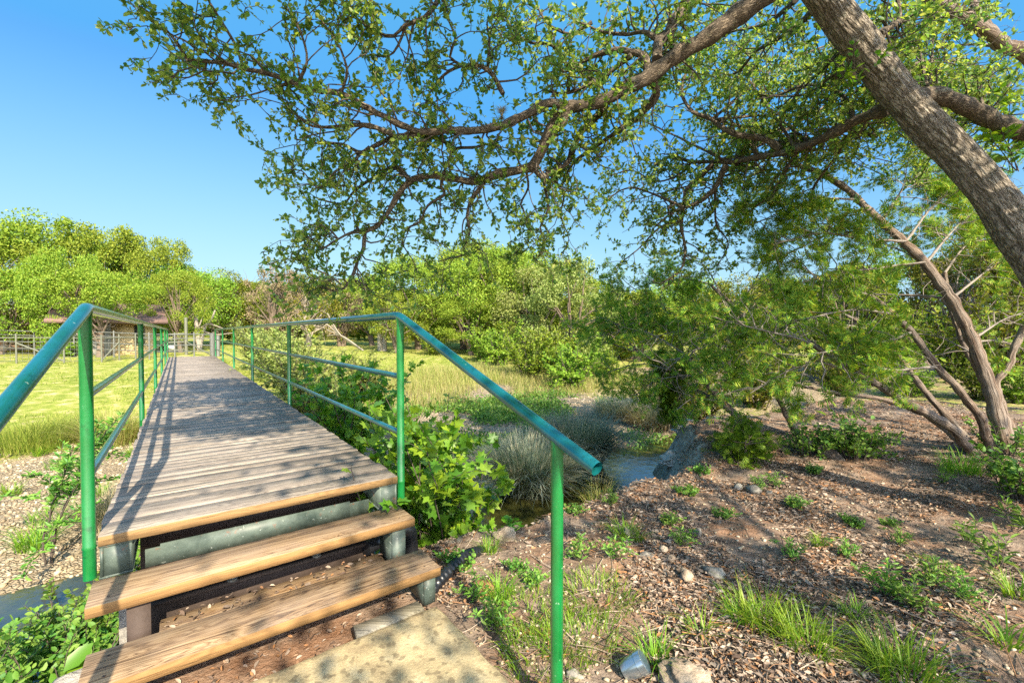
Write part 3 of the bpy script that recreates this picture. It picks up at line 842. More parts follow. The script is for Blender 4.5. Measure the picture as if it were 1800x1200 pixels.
# limb that arches left from the top of the trunk
S = oak.sk
oak.limb(L((1490, -15, 3.13), (1430, -45, 3.1), (1375, -30, 3.15), (1325, 6, 3.2), (1288, 32, 3.25), (1240, 66, 3.3), (1190, 98, 3.35), (1148, 128, 3.4), (1108, 152, 3.42), (1060, 178, 3.45), (1000, 188, 3.5)),   .088, .042, seg=28, step=.03, rough=.06)
oak.limb(L((1000, 188, 3.5), (962, 181, 3.5), (922, 199, 3.48), (880, 218, 3.45), (838, 228, 3.45), (780, 231, 3.42), (738, 231, 3.4), (715, 222, 3.38), (672, 203, 3.35), (640, 185, 3.33), (600, 166, 3.3), (540, 155, 3.26), (490, 136, 3.22), (430, 119, 3.2), (380, 108, 3.17), (330, 106, 3.15)), .038, .012, seg=16, step=.03)
T = [
 ([(330, 106, 3.15), (312, 78, 3.1), (290, 50, 3.05), (262, 33, 3.0), (232, 22, 3.0)], .010, .003),
 ([(352, 96, 3.15), (335, 78, 3.2), (300, 60, 3.25), (270, 45, 3.3)], .008, .003),
 ([(428, 119, 3.2), (415, 80, 3.15), (398, 52, 3.1), (375, 15, 3.05), (350, -25, 3.0)], .010, .004),
 ([(520, 150, 3.25), (540, 110, 3.2), (530, 60, 3.1), (500, 10, 3.0)], .010, .004),
 ([(510, 145, 3.25), (470, 160, 3.3), (430, 170, 3.35), (370, 175, 3.4)], .007, .003),
 ([(600, 166, 3.3), (610, 120, 3.2), (590, 70, 3.15), (560, 30, 3.1)], .009, .004),
 ([(690, 236, 3.4), (650, 222, 3.4), (620, 220, 3.4), (580, 224, 3.4), (548, 222, 3.4), (524, 206, 3.4), (508, 186, 3.4)], .018, .005),
 ([(735, 236, 3.42), (690, 243, 3.5), (655, 258, 3.55), (635, 270, 3.6), (600, 255, 3.65), (555, 252, 3.7), (520, 245, 3.75)], .020, .005),
 ([(650, 258, 3.55), (620, 282, 3.6), (590, 300, 3.6), (560, 330, 3.65), (530, 300, 3.7), (505, 301, 3.7)], .010, .003),
 ([(1000, 188, 3.5), (985, 205, 3.52), (966, 236, 3.55), (950, 270, 3.6), (936, 293, 3.65)], .046, .034),
 ([(936, 293, 3.65), (905, 301, 3.68), (879, 304, 3.7), (850, 316, 3.7), (822, 318, 3.7), (780, 310, 3.7), (738, 310, 3.7), (716, 322, 3.72), (699, 345, 3.75), (680, 378, 3.78), (660, 398, 3.8), (641, 408, 3.8), (638, 436, 3.8), (627, 456, 3.8), (617, 490, 3.8), (594, 513, 3.8), (560, 500, 3.85)], .032, .006),
 ([(720, 317, 3.72), (696, 293, 3.75), (672, 306, 3.8), (648, 318, 3.85), (625, 336, 3.9), (604, 358, 3.9), (573, 354, 3.95), (550, 345, 4.0)], .016, .004),
 ([(641, 408, 3.8), (620, 408, 3.8), (594, 420, 3.75), (564, 436, 3.7), (548, 421, 3.7), (520, 405, 3.7)], .011, .003),
 ([(594, 420, 3.75), (575, 400, 3.7), (545, 395, 3.65), (515, 430, 3.6)], .006, .003),
 ([(617, 490, 3.8), (640, 500, 3.85), (660, 520, 3.9), (690, 530, 3.9)], .006, .002),
 ([(600, 500, 3.8), (570, 480, 3.75), (540, 470, 3.7), (515, 480, 3.7)], .006, .002),
 ([(777, 311, 3.7), (775, 328, 3.72), (781, 342, 3.75), (752, 361, 3.8), (738, 390, 3.85), (714, 404, 3.9), (708, 430, 3.9), (725, 455, 3.9), (735, 480, 3.9)], .013, .003),
 ([(777, 311, 3.7), (790, 280, 3.7), (800, 262, 3.7), (830, 260, 3.65), (850, 255, 3.6), (840, 240, 3.5)], .011, .008),
 ([(800, 262, 3.7), (770, 245, 3.6), (740, 238, 3.5)], .012, .010),
 ([(853, 316, 3.7), (840, 335, 3.7), (827, 352, 3.72), (822, 380, 3.75), (825, 404, 3.78), (820, 425, 3.8), (815, 440, 3.8), (822, 447, 3.8), (800, 452, 3.8), (770, 460, 3.85)], .015, .004),
 ([(936, 295, 3.65), (952, 312, 3.7), (966, 304, 3.75), (997, 287, 3.8), (1007, 262, 3.82), (1023, 230, 3.84), (1045, 210, 3.7), (1062, 190, 3.6)], .014, .024),
 ([(955, 312, 3.7), (960, 340, 3.8), (964, 368, 3.85), (950, 400, 3.9), (958, 430, 3.95), (940, 460, 4.0)], .012, .003),
 ([(925, 300, 3.66), (928, 330, 3.8), (915, 360, 3.9), (925, 385, 4.0), (905, 400, 4.05)], .010, .003),
 ([(960, 300, 3.75), (990, 340, 4.0), (985, 380, 4.1), (1000, 420, 4.2), (985, 450, 4.3)], .010, .003),
 ([(1147, 130, 3.4), (1152, 160, 3.55), (1148, 178, 3.6), (1127, 200, 3.7), (1083, 233, 3.85), (1040, 263, 4.0), (1005, 290, 4.15), (985, 330, 4.3)], .026, .008),
 ([(1140, 128, 3.42), (1127, 98, 3.5), (1083, 90, 3.6), (1040, 100, 3.7), (1012, 116, 3.75), (1000, 135, 3.8), (1000, 160, 3.82)], .026, .010),
 ([(1110, 98, 3.52), (1090, 115, 3.6), (1067, 135, 3.65), (1034, 150, 3.7), (1000, 165, 3.75), (960, 160, 3.8)], .016, .007),
 ([(1155, 105, 3.4), (1157, 70, 3.5), (1177, 62, 3.55), (1187, 30, 3.6), (1207, 10, 3.65), (1235, -10, 3.65)], .028, .034),
 ([(1157, 70, 3.5), (1130, 55, 3.6), (1105, 60, 3.7), (1060, 55, 3.75), (1020, 40, 3.8)], .018, .005),
 ([(884, 165, 3.5), (868, 134, 3.5), (848, 117, 3.5), (813, 116, 3.5), (780, 133, 3.5), (757, 160, 3.52), (748, 182, 3.55)], .017, .005),
 ([(813, 116, 3.5), (790, 100, 3.45), (800, 70, 3.4), (790, 40, 3.35), (770, 0, 3.3)], .010, .004),
 ([(775, -30, 3.2), (768, 2, 3.2), (747, 30, 3.2), (713, 44, 3.2), (693, 62, 3.2), (660, 53, 3.2), (620, 28, 3.2), (600, 40, 3.2)], .017, .004),
 ([(713, 44, 3.2), (700, 80, 3.25), (680, 100, 3.3), (650, 95, 3.3)], .008, .003),
 ([(857, 118, 3.5), (860, 70, 3.5), (855, 40, 3.5), (880, 20, 3.5)], .010, .005),
 ([(1000, 120, 3.75), (970, 80, 3.8), (930, 75, 3.85), (900, 50, 3.9), (880, 10, 3.95)], .014, .005),
 ([(1040, 40, 3.8), (1000, 60, 3.85), (960, 40, 3.9), (940, 0, 3.95)], .012, .005),
 # second stem passing behind the trunk
 ([(1560, 190, 3.55), (1547, 197, 3.6), (1500, 216, 3.8), (1450, 243, 4.0), (1400, 263, 4.2), (1372, 270, 4.35), (1333, 277, 4.5), (1283, 287, 4.75), (1258, 285, 4.9), (1213, 284, 5.1), (1180, 275, 5.2), (1150, 290, 5.3)], .040, .011),
 ([(1372, 262, 4.35), (1345, 246, 4.4), (1317, 242, 4.45), (1283, 233, 4.5), (1250, 210, 4.6), (1217, 197, 4.65), (1200, 173, 4.7), (1200, 143, 4.7), (1215, 110, 4.7)], .026, .010),
 ([(1277, 290, 4.75), (1268, 305, 4.8), (1258, 328, 4.85), (1230, 354, 4.95), (1203, 364, 5.0), (1180, 375, 5.1), (1150, 400, 5.2)], .030, .007),
 ([(1253, 288, 4.9), (1227, 313, 5.0), (1207, 333, 5.05), (1200, 367, 5.1), (1197, 400, 5.1), (1204, 440, 5.1), (1196, 475, 5.1), (1160, 500, 5.2)], .024, .007),
 ([(1203, 364, 5.0), (1160, 345, 5.1), (1120, 330, 5.2), (1090, 335, 5.3), (1060, 360, 5.4)], .014, .005),
 ([(1200, 390, 5.1), (1160, 400, 5.2), (1120, 440, 5.3), (1080, 470, 5.4)], .012, .004),
 ([(1258, 330, 4.85), (1258, 370, 5.0), (1262, 400, 5.1), (1280, 430, 5.2), (1260, 470, 5.3)], .012, .004),
 ([(1217, 284, 5.1), (1190, 310, 5.2), (1150, 320, 5.3), (1110, 300, 5.4), (1070, 310, 5.5)], .012, .004),
 ([(1400, 265, 4.2), (1380, 300, 4.5), (1360, 340, 4.8), (1320, 370, 5.0), (1300, 410, 5.2)], .016, .005),
 ([(1540, 240, 4.0), (1500, 235, 4.3), (1470, 275, 4.6), (1430, 330, 4.8), (1425, 370, 5.0), (1440, 400, 5.0)], .016, .006),
 ([(1500, 215, 3.9), (1480, 170, 4.1), (1420, 150, 4.3), (1350, 170, 4.6), (1310, 150, 4.9)], .016, .005),
 ([(1500, 130, 3.4), (1470, 130, 3.7), (1420, 165, 4.2), (1370, 170, 4.5), (1330, 165, 4.7)], .014, .005),
 ([(1430, 20, 3.5), (1380, 60, 4.0), (1330, 90, 4.4), (1290, 130, 4.8), (1240, 120, 5.2)], .02, .006),
 ([(1400, 0, 3.6), (1350, 40, 4.2), (1280, 60, 4.8), (1230, 100, 5.4)], .018, .006),
 ([(1545, 60, 3.3), (1580, 30, 3.5), (1570, -30, 3.6)], .02, .008),
 ([(1548, 68, 3.3), (1575, 40, 3.7), (1620, 20, 4.0), (1680, 20, 4.3), (1720, -20, 4.5)], .016, .006),
]
for pts, r0, r1 in T:
    oak.limb(L(*pts), r0 * 1.28, r1 * 1.25, seg=10 if r0 < .025 else 16)
# finer limbs reaching away behind the trunk and over the creek
main_sk = oak.sk; oak.sk = []
for k in range(36):
    st = [(1500, 70, 3.4), (1430, 255, 4.1), (1283, 287, 4.75), (1330, 277, 4.5), (1250, 210, 4.6), (1560, 130, 3.5), (1190, 98, 3.4), (1400, 263, 4.2)][k % 8]
    ex, ey, ed_ = rng.uniform(1080, 1760), rng.uniform(-10, 400), rng.uniform(5.0, 7.5)
    if k >= 22: st = [(1634, 172, 3.55), (1735, 215, 3.65), (1560, 130, 3.5)][k % 3]; ex, ey, ed_ = rng.uniform(1540, 1800), rng.uniform(-20, 330), rng.uniform(4.4, 7.0)
    if k % 8 == 6 and k < 22: ex, ey = rng.uniform(950, 1250), rng.uniform(-20, 160)
    mid = (lerp(st[0], ex, .5) + rng.normal(0, 35), lerp(st[1], ey, .45) + rng.normal(0, 25) - 15, lerp(st[2], ed_, .5))
    oak.limb(L(st, mid, (ex, ey, ed_)), .016, .004, seg=8, step=.06)
fine_sk = oak.sk; oak.sk = main_sk
for pts, r0, r1 in [([(1960, 330, 3.75), (1880, 275, 3.7), (1800, 240, 3.7), (1735, 215, 3.65), (1685, 190, 3.6), (1634, 172, 3.55), (1590, 178, 3.52), (1550, 196, 3.55)], .088, .054)]:
    oak.limb(L(*pts), r0, r1, seg=36, step=.03, skel=False, rough=.08)
oak.limb([A(4.7, 2.6, -.7), A(4.9, 2.9, .6)] + L((1960, 330, 3.75)), .17, .10, seg=24, skel=False)

def sprout(tree, gap, l2, l3, nleaf, lsize, droop=-0.1, keep=None, tw=3):
    """crooked side branches and leafy twigs along every traced limb"""
    Lp, Ld, Ln, Ls = [], [], [], []
    def wander(p, d, length, nseg, wob, grav):
        out = [p]
        for _ in range(nseg):
            d = d + rng.normal(0, wob, 3); d[2] += grav; d = d / np.linalg.norm(d)
            p = p + d * length / nseg; out.append(p)
        return np.array(out)
    def leafy(path, cnt):
        k = rng.uniform(0.15, 1.0, cnt) * (len(path) - 1)
        i = np.minimum(k.astype(int), len(path) - 2); f = (k - i)[:, None]
        p = path[i] * (1 - f) + path[i + 1] * f
        d = unit(path[i + 1] - path[i])
        dd = unit(d * 0.7 + rng.normal(0, .75, (cnt, 3)) + A(0, 0, .05))
        Lp.append(p + dd * 0.004); Ld.append(dd); Ln.append(unit(rng.normal(0, .7, (cnt, 3)) + A(0, 0, .8))); Ls.append(rng.uniform(.42, 1.4, cnt) * lsize)
    for sp, r in tree.sk:
        seg = np.linalg.norm(np.diff(sp, axis=0), axis=1)
        D = np.concatenate([[0], np.cumsum(seg)])
        pos = rng.uniform(0, gap)
        while pos < D[-1]:
            i = min(int(np.searchsorted(D, pos)), len(sp) - 2)
            rr = r[i]
            if rr < 0.055:
                t = unit(sp[i + 1] - sp[i])
                sd = rng.normal(0, 1, 3); sd -= t * sd.dot(t); sd = unit(sd)
                d = unit(sd + t * rng.uniform(0.1, .9) + A(0, 0, droop))
                Lb = l2 * rng.uniform(.45, 1.25)
                path = wander(sp[i], d, Lb, 7, .33, droop * .12)
                r2 = min(rr * .55, .0085)
                tree.twigs.tube(path, np.linspace(r2, .002, len(path)), 5, cap=False)
                leafy(path[3:], int(nleaf * .5))
                for k in range(tw):
                    j = rng.integers(2, len(path) - 1)
                    d3 = unit((path[j + 1] - path[j]) / np.linalg.norm(path[j + 1] - path[j]) + rng.normal(0, .7, 3))
                    p3 = wander(path[j], d3, l3 * rng.uniform(.5, 1.3), 4, .35, droop * .1)
                    tree.twigs.tube(p3, np.linspace(.003, .0012, len(p3)), 4, cap=False)
                    leafy(p3, nleaf)
            pos += gap * rng.uniform(.6, 1.5)
        leafy(sp[-max(4, len(sp) // 4):], nleaf)
    return [np.concatenate(q) for q in (Lp, Ld, Ln, Ls)]
lp, ld, ln, ls = sprout(oak, 0.062, 0.44, 0.20, 16, 0.0385, tw=3)
cloud(oak.leaf, LEAF, lp, ld, ln, ls)
oak.sk = fine_sk
lp, ld, ln, ls = sprout(oak, 0.13, 0.42, 0.20, 13, 0.040, tw=2)
cloud(oak.leaf, LEAF, lp, ld, ln, ls)
print('oak leaves', len(lp))
# unseen crown above and behind the view, added to shade deck and bank
SUN_GAPS = [(3.55, -3.6, .75), (3.0, -3.4, .45), (4.25, -4.0, .45), (5.3, -3.0, .4), (5.0, -1.6, .3), (6.0, -2.2, .35)]   # gaps in the crown that let the sun through
def crown_shade_mass(mb, n, cen, rad, size, clumps, sg=.34):
    c = cen + rdir(clumps, .15) * rng.uniform(.25, 1, (clumps, 1)) ** .5 * rad
    k = rng.integers(0, clumps, n)
    p = c[k] + rng.normal(0, sg, (n, 3)) * A(1, 1, .6)
    for gx, gy, gr in SUN_GAPS:
        q = p[:, :2] - (p[:, 2:3] - 4.3) * 1.407 * SUN_H[None, :]
        p = p[np.hypot(q[:, 0] - gx, q[:, 1] - gy) > gr]
    n = len(p)
    cloud(mb, LEAF, p, rdir(n), rdir(n, .9), rng.uniform(.7, 1.3, n) * size)
crown_shade_mass(oak.leaf, 6800, A(4.6, -1.8, 4.3), A(3.4, 3.4, 1.3), .11, 60)
crown_shade_mass(oak.leaf, 7000, A(-.7, 1.4, 4.2), A(1.9, 1.3, .4), .085, 26, .2)
crown_shade_mass(oak.leaf, 5200, A(.5, -.2, 4.2), A(1.6, 1.1, .3), .085, 22, .17)
crown_shade_mass(oak.leaf, 5200, A(-2.0, 3.0, 4.35), A(1.5, 1.0, .2), .085, 24, .17)
crown_shade_mass(oak.leaf, 1800, A(2.4, 1.2, 4.6), A(2.2, 1.3, .7), .09, 22)
for tgt in [A(4.0, -2, 4.2), A(6, -1.5, 4.3), A(5, -4, 4.2), A(3, 0.5, 4.6), A(2.2, -3.0, 4.2), A(6.5, -3.5, 4.5)]:
    a = A(4.0, 2.55, 2.0)
    oak.limb([a + A(0.1, 0.0, 0), lerp(a, tgt, .4) + A(.2, 0, .7), tgt], .09, .02, skel=False, step=.1)
OB = A(4.55, 2.35, TZ(4.55, 2.35))
ot = thing('live_oak', 'large leaning live oak with furrowed bark and long limbs arching over the footbridge', 'tree', OB)
oak.trunk.build('trunk', MT['oak_bark'], ot, OB)
oak.limbs.build('limbs', MT['limb_bark'], ot, OB)
oak.twigs.build('twigs', MT['twig'], ot, OB)
oak.leaf.build('crown', MT['oak_leaf'], ot, OB)

# ball moss on the limbs
def moss_ball(c, r, label):
    m = MB(); n = 260
    d = rdir(n)
    base = c + d * r * .15
    blades(m, base, np.arctan2(d[:, 1], d[:, 0]), rng.uniform(.5, 1, n) * r * (0.35 + .65 * np.abs(d[:, 2])) * np.sign(d[:, 2] + .15), rng.uniform(.5, 1.3, n), .004, 3)
    o = m.build('ball_moss', MT['bunch_dry'], None, c)
    tag(o, label, 'air plant', 'ball moss on the oak limbs')
moss_ball(P(882, 200, 3.45), .09, 'largest brown ball moss clump on the bend of the arching oak limb')
moss_ball(P(848, 262, 3.62), .05, 'straw coloured moss tuft where a thin oak twig ends under the big limb')
moss_ball(P(1010, 150, 3.74), .055, 'grey moss tuft hanging on the thin branch above the oak limb fork')
moss_ball(P(838, 118, 3.48), .05, 'yellowish moss tuft on the small upright branch above the arching limb')

# ------------------------------------------------------------------ junipers on the right bank
def sprays_along(tree, paths, gap, l2, size, nspray, droop=-.15, live=0.3):
    Lp, Ld, Ls = [], [], []
    for sp in paths:
        D = np.concatenate([[0], np.cumsum(np.linalg.norm(np.diff(sp, axis=0), axis=1))])
        pos = D[-1] * live
        while pos < D[-1]:
            i = min(int(np.searchsorted(D, pos)), len(sp) - 2)
            t = unit(sp[i + 1] - sp[i])
            sd = rng.normal(0, 1, 3); sd -= t * sd.dot(t)
            d = unit(unit(sd) + t * rng.uniform(.2, .9) + A(0, 0, .1))
            p = sp[i]; path = [p]
            Lb = l2 * rng.uniform(.4, 1.3)
            for _ in range(6):
                d = unit(d + rng.normal(0, .25, 3) + A(0, 0, droop * .2)); p = p + d * Lb / 6; path.append(p)
            path = np.array(path)
            tree.twigs.tube(path, np.linspace(.007, .002, 7), 4, cap=False)
            k = rng.uniform(1.2, 6, nspray); j = np.minimum(k.astype(int), 5); f = (k - j)[:, None]
            pp = path[j] * (1 - f) + path[j + 1] * f + rng.normal(0, .05, (nspray, 3))
            dd = unit(unit(path[j + 1] - path[j]) + rng.normal(0, .65, (nspray, 3)))
            Lp.append(pp); Ld.append(dd); Ls.append(rng.uniform(.6, 1.3, nspray) * size)
            pos += gap * rng.uniform(.5, 1.5)
    return np.concatenate(Lp), np.concatenate(Ld), np.concatenate(Ls)

def juniper(label, base, stems, boughs, gap=.10, l2=.5, size=.10, nspray=26, extra=(), mat='cedar_leaf', live=.3):
    t = Tree()
    for pts, r0, r1 in stems: t.limb(pts, r0, r1, seg=18, step=.03, rough=.06)
    paths = []
    for pts, r0 in boughs:
        sp = t.limb(pts, r0, .004, mb=t.twigs, seg=7, step=.05, rough=0); paths.append(sp)
    lp, ld, ls = sprays_along(t, paths, gap, l2, size, nspray, live=live)
    # clumps: thin the sprays where a slow noise is low
    kp = fbm(lp[:, 0] + lp[:, 2] * .7, lp[:, 1] - lp[:, 2] * .9, 2.6, 61, 3) + rng.normal(0, .08, len(lp)) > -.07
    lp, ld, ls = lp[kp], ld[kp], ls[kp]
    cloud(t.leaf, SPRAY, lp, ld, rdir(len(lp), .8), ls)
    dead = MB()
    for sp in paths:
        for _ in range(int(len(sp) * .35)):
            p = sp[rng.integers(len(sp) // 6, len(sp))]; d = rdir(1, .1)[0]; Lb = rng.uniform(.2, .7); pth = [p]
            for _k in range(5):
                d = unit(d + rng.normal(0, .3, 3)); p = p + d * Lb / 5; pth.append(p)
            dead.tube(np.array(pth), np.linspace(.0038, .0012, 6), 4, cap=False)
            for _k in range(2):
                q = pth[rng.integers(1, 5)]; e = q + rdir(1)[0] * Lb * .35
                dead.tube(np.array([q, lerp(q, e, .5) + rng.normal(0, .015, 3), e]), [.0025, .0018, .001], 4, cap=False)
    r = thing('juniper', label, 'tree', base)
    t.limbs.build('trunk', MT['cedar_bark'], r, base)
    t.twigs.merge(dead).build('twigs', MT['juniper_twig'], r, base)
    t.leaf.build('foliage', MT[mat], r, base)
    print('juniper sprays', len(lp))
    return r
JB = G(1745, 795)
d0 = JB[1]
def J(*p): return [P(a, b, d0 + c) for a, b, c in p]
stems = [
 (J((1775, 815, 0), (1762, 770, 0), (1739, 676, .05), (1707, 598, .1), (1670, 525, .15), (1629, 461, .25), (1592, 424, .35), (1551, 387, .45), (1510, 351, .55), (1450, 307, .7), (1400, 290, .9)), .080, .032),
 (J((1752, 812, 0), (1721, 735, -.1), (1684, 685, -.15), (1647, 644, -.15), (1602, 584, -.1), (1569, 552, -.1), (1530, 520, 0)), .048, .026),
 (J((1735, 812, 0), (1675, 745, .2), (1629, 690, .3), (1597, 648, .4), (1570, 612, .5), (1537, 580, .6), (1500, 560, .7)), .044, .022),
 (J((1728, 810, 0), (1670, 749, -.2), (1620, 722, -.3), (1565, 690, -.4), (1515, 662, -.5), (1478, 639, -.5), (1420, 600, -.5)), .058, .026),
 (J((1712, 800, 0), (1629, 731, .3), (1551, 703, .5), (1469, 690, .6), (1420, 680, .7), (1350, 672, .9)), .04, .014),
 (J((1790, 800, 0), (1745, 690, .35), (1700, 620, .5), (1680, 560, .6), (1660, 480, .8)), .046, .026),
 (J((1780, 760, .5), (1757, 676, .6), (1776, 644, .6), (1794, 594, .6), (1840, 500, .6), (1880, 380, .7)), .042, .03),
]
boughs = []
bl = [
 [(1629, 461, .25), (1560, 470, .3), (1480, 480, .0), (1400, 500, -.4)], [(1670, 525, .15), (1600, 520, .5), (1500, 520, .9), (1400, 530, 1.1)],
 [(1569, 552, -.1), (1500, 545, -.3), (1420, 560, -.4), (1350, 570, -.3)], [(1537, 580, .6), (1450, 570, .8), (1380, 600, 1.0), (1300, 610, 1.2)],
 [(1515, 662, -.5), (1450, 640, -.7), (1390, 650, -.8), (1320, 690, -.8)], [(1478, 639, -.5), (1420, 600, -.6), (1340, 580, -.6), (1260, 560, -.4)],
 [(1420, 680, .7), (1360, 660, .8), (1300, 650, 1.0)], [(1592, 424, .35), (1520, 420, .0), (1440, 410, -.2), (1360, 430, -.2)],
 [(1551, 387, .45), (1480, 400, .8), (1400, 440, 1.2), (1320, 470, 1.5)], [(1510, 351, .55), (1440, 350, .4), (1380, 370, .3), (1310, 400, .2)],
 [(1450, 307, .7), (1400, 320, .9), (1340, 350, 1.2), (1290, 390, 1.5)], [(1707, 598, .1), (1770, 560, .4), (1830, 540, .5)], [(1739, 640, .1), (1690, 610, .5), (1640, 590, .8), (1590, 590, 1.0)],
 [(1670, 525, .15), (1740, 470, .4), (1800, 430, .8)], [(1629, 461, .25), (1680, 400, .6), (1740, 350, 1.0)], [(1592, 424, .35), (1640, 360, .9), (1690, 310, 1.4)],
 [(1602, 584, -.1), (1560, 600, -.5), (1500, 610, -.8), (1440, 620, -1.0)], [(1647, 644, -.15), (1580, 650, -.5), (1520, 640, -.7), (1470, 600, -.8)],
 [(1530, 520, 0), (1470, 500, .2), (1400, 470, .5), (1330, 460, .7)], [(1500, 560, .7), (1420, 520, 1.2), (1350, 500, 1.6)],
 [(1660, 480, .8), (1700, 430, 1.2), (1760, 400, 1.5)], [(1660, 500, .8), (1600, 450, 1.4), (1540, 420, 1.8)], [(1700, 600, .5), (1760, 600, .9), (1830, 620, 1.2)],
 [(1551, 387, .45), (1590, 330, .8), (1640, 290, 1.2)], [(1400, 290, .9), (1360, 280, 1.2), (1330, 310, 1.5)],
]
for b in bl: boughs.append((J(*b), .016))
juniper('big many stemmed juniper with shaggy red brown bark leaning left on the right bank', JB, stems, boughs, gap=.085, l2=.5, size=.10, nspray=74)

d0 = G(1400, 765)[1]
JB2 = G(1402, 765)
juniper('thin crooked juniper between the big juniper and the creek', JB2, [
 (J((1404, 770, 0), (1390, 740, 0), (1372, 705, .0), (1350, 652, .05), (1331, 611, .1), (1316, 577, .15), (1290, 540, .3), (1250, 500, .5)), .05, .02)],
 [(J(*b), .013) for b in [
  [(1331, 611, .1), (1280, 590, .0), (1220, 580, -.1), (1150, 590, -.1)], [(1316, 577, .15), (1260, 550, .3), (1190, 540, .5), (1110, 560, .7)],
  [(1290, 540, .3), (1330, 500, .3), (1380, 480, .4)], [(1250, 500, .5), (1200, 490, .6), (1140, 500, .8), (1080, 520, 1.0)], [(1350, 652, .05), (1300, 650, -.3), (1260, 670, -.5)],
  [(1331, 611, .1), (1380, 580, .4), (1430, 570, .6)], [(1270, 520, .4), (1230, 460, .9), (1180, 470, 1.2)], [(1316, 577, .15), (1270, 600, -.4), (1210, 620, -.6), (1170, 650, -.8)]]], gap=.085, l2=.55, size=.105, nspray=64)
d0 = G(1375, 792)[1]
JB3 = G(1378, 794)
juniper('low leaning juniper with a broken orange stub beside the creek bank', JB3, [
 (J((1385, 800, 0), (1335, 761, .05), (1275, 709, .2), (1237, 664, .4), (1211, 628, .5)), .055, .034),
 (J((1275, 709, .2), (1230, 690, .6), (1180, 650, 1.0), (1120, 620, 1.4), (1060, 600, 1.8)), .026, .01)],
 [(J(*b), .012) for b in [
  [(1237, 664, .4), (1200, 660, .7), (1150, 670, 1.0), (1110, 700, 1.2)], [(1211, 628, .5), (1170, 600, .8), (1120, 580, 1.2), (1060, 590, 1.6)], [(1180, 650, 1.0), (1120, 640, 1.5), (1050, 660, 2.0)],
  [(1120, 620, 1.4), (1080, 570, 1.8), (1030, 560, 2.3)], [(1275, 709, .2), (1220, 700, .3), (1190, 720, .4)], [(1211, 628, .5), (1240, 580, .8), (1220, 530, 1.2)], [(1237, 664, .4), (1270, 640, .2), (1310, 640, .1)]]], gap=.085, l2=.55, size=.095, nspray=64)
# bright young junipers by the bank
d0 = 6.6
def young(label, base, h, wdt, seed):
    t = Tree(); paths = []
    for k in range(9):
        a = rng.uniform(0, 2 * PI)
        tip = base + A(math.cos(a) * wdt * rng.uniform(.3, 1), math.sin(a) * wdt * rng.uniform(.3, 1), h * rng.uniform(.5, 1))
        mid = lerp(base, tip, .5) + A(0, 0, h * .08)
        paths.append(t.limb([base, mid, tip], .014, .004, seg=6, rough=0))
    lp, ld, ls = sprays_along(t, paths, .05, .22, .10, 14, live=.12)
    cloud(t.leaf, SPRAY, lp, ld, rdir(len(lp), .8), ls)
    r = thing('juniper', label, 'tree', base)
    t.limbs.build('trunk', MT['cedar_bark'], r, base); t.twigs.build('twigs', MT['twig'], r, base); t.leaf.build('foliage', MT['cedar_bright'], r, base)
g = G(1205, 760); young('bright green young juniper standing at the creek edge below the leaning juniper', g + A(-.1, .3, 0), 1.25, .45, 1)
g = G(1310, 812); young('small yellow green juniper seedling on the bare bank by the leaning stem', g, .33, .28, 2)
# bleached cut limb at upper right : a further juniper trunk behind the oak
base = A(8.6, 5.6, TZ(8.6, 5.6))
juniper('tall bare juniper with peeling brown trunk rising behind the oak at upper right', base, [
 ([base + A(0, 0, -.1), A(8.0, 5.5, 2.0)] + [P(1830, 120, 5.2), P(1767, 83, 5.1), P(1733, 60, 5.0), P(1687, 30, 4.9), P(1640, 0, 4.8), P(1600, -40, 4.7)], .12, .06),
 ([P(1750, 75, 5.05), P(1727, 33, 5.2), P(1707, 0, 5.3), P(1690, -40, 5.4)], .05, .03)],
 [([P(1767, 83, 5.1), P(1700, 78, 5.3), P(1620, 90, 5.6), P(1560, 100, 5.9)], .02), ([P(1800, 100, 5.2), P(1760, 170, 5.4), P(1700, 240, 5.7), P(1640, 300, 6)], .02), ([P(1830, 130, 5.2), P(1800, 220, 5.5), P(1760, 300, 6.0)], .02)], gap=.14, l2=.5, size=.12, nspray=14)
# fallen / cut stubs
def stump(px, py, px2, py2, r, label):
    a = G(px, py); b = P(px2, py2, a[1] + .15)
    m = MB(); m.tube(spline([a + A(0, 0, -.05), lerp(a, b, .5) + A(0, 0, .01), b], .03), [r * 1.1] * 1 + list(np.linspace(r * 1.1, r, len(spline([a, lerp(a, b, .5), b], .03)) - 1)), 16, rough=.1, seed=3) if False else None
    sp = spline([a + A(0, 0, -.05), lerp(a, b, .5) + A(0, 0, .01), b], .03)
    m.tube(sp, np.linspace(r * 1.15, r, len(sp)), 16, rough=.1, seed=3)
    tag(m.build('stump', MT['cedar_bark'], None, a), label, 'stump')
stump(1478, 808, 1440, 788, .055, 'dark cut juniper stump low among the green shrubs on the bank')

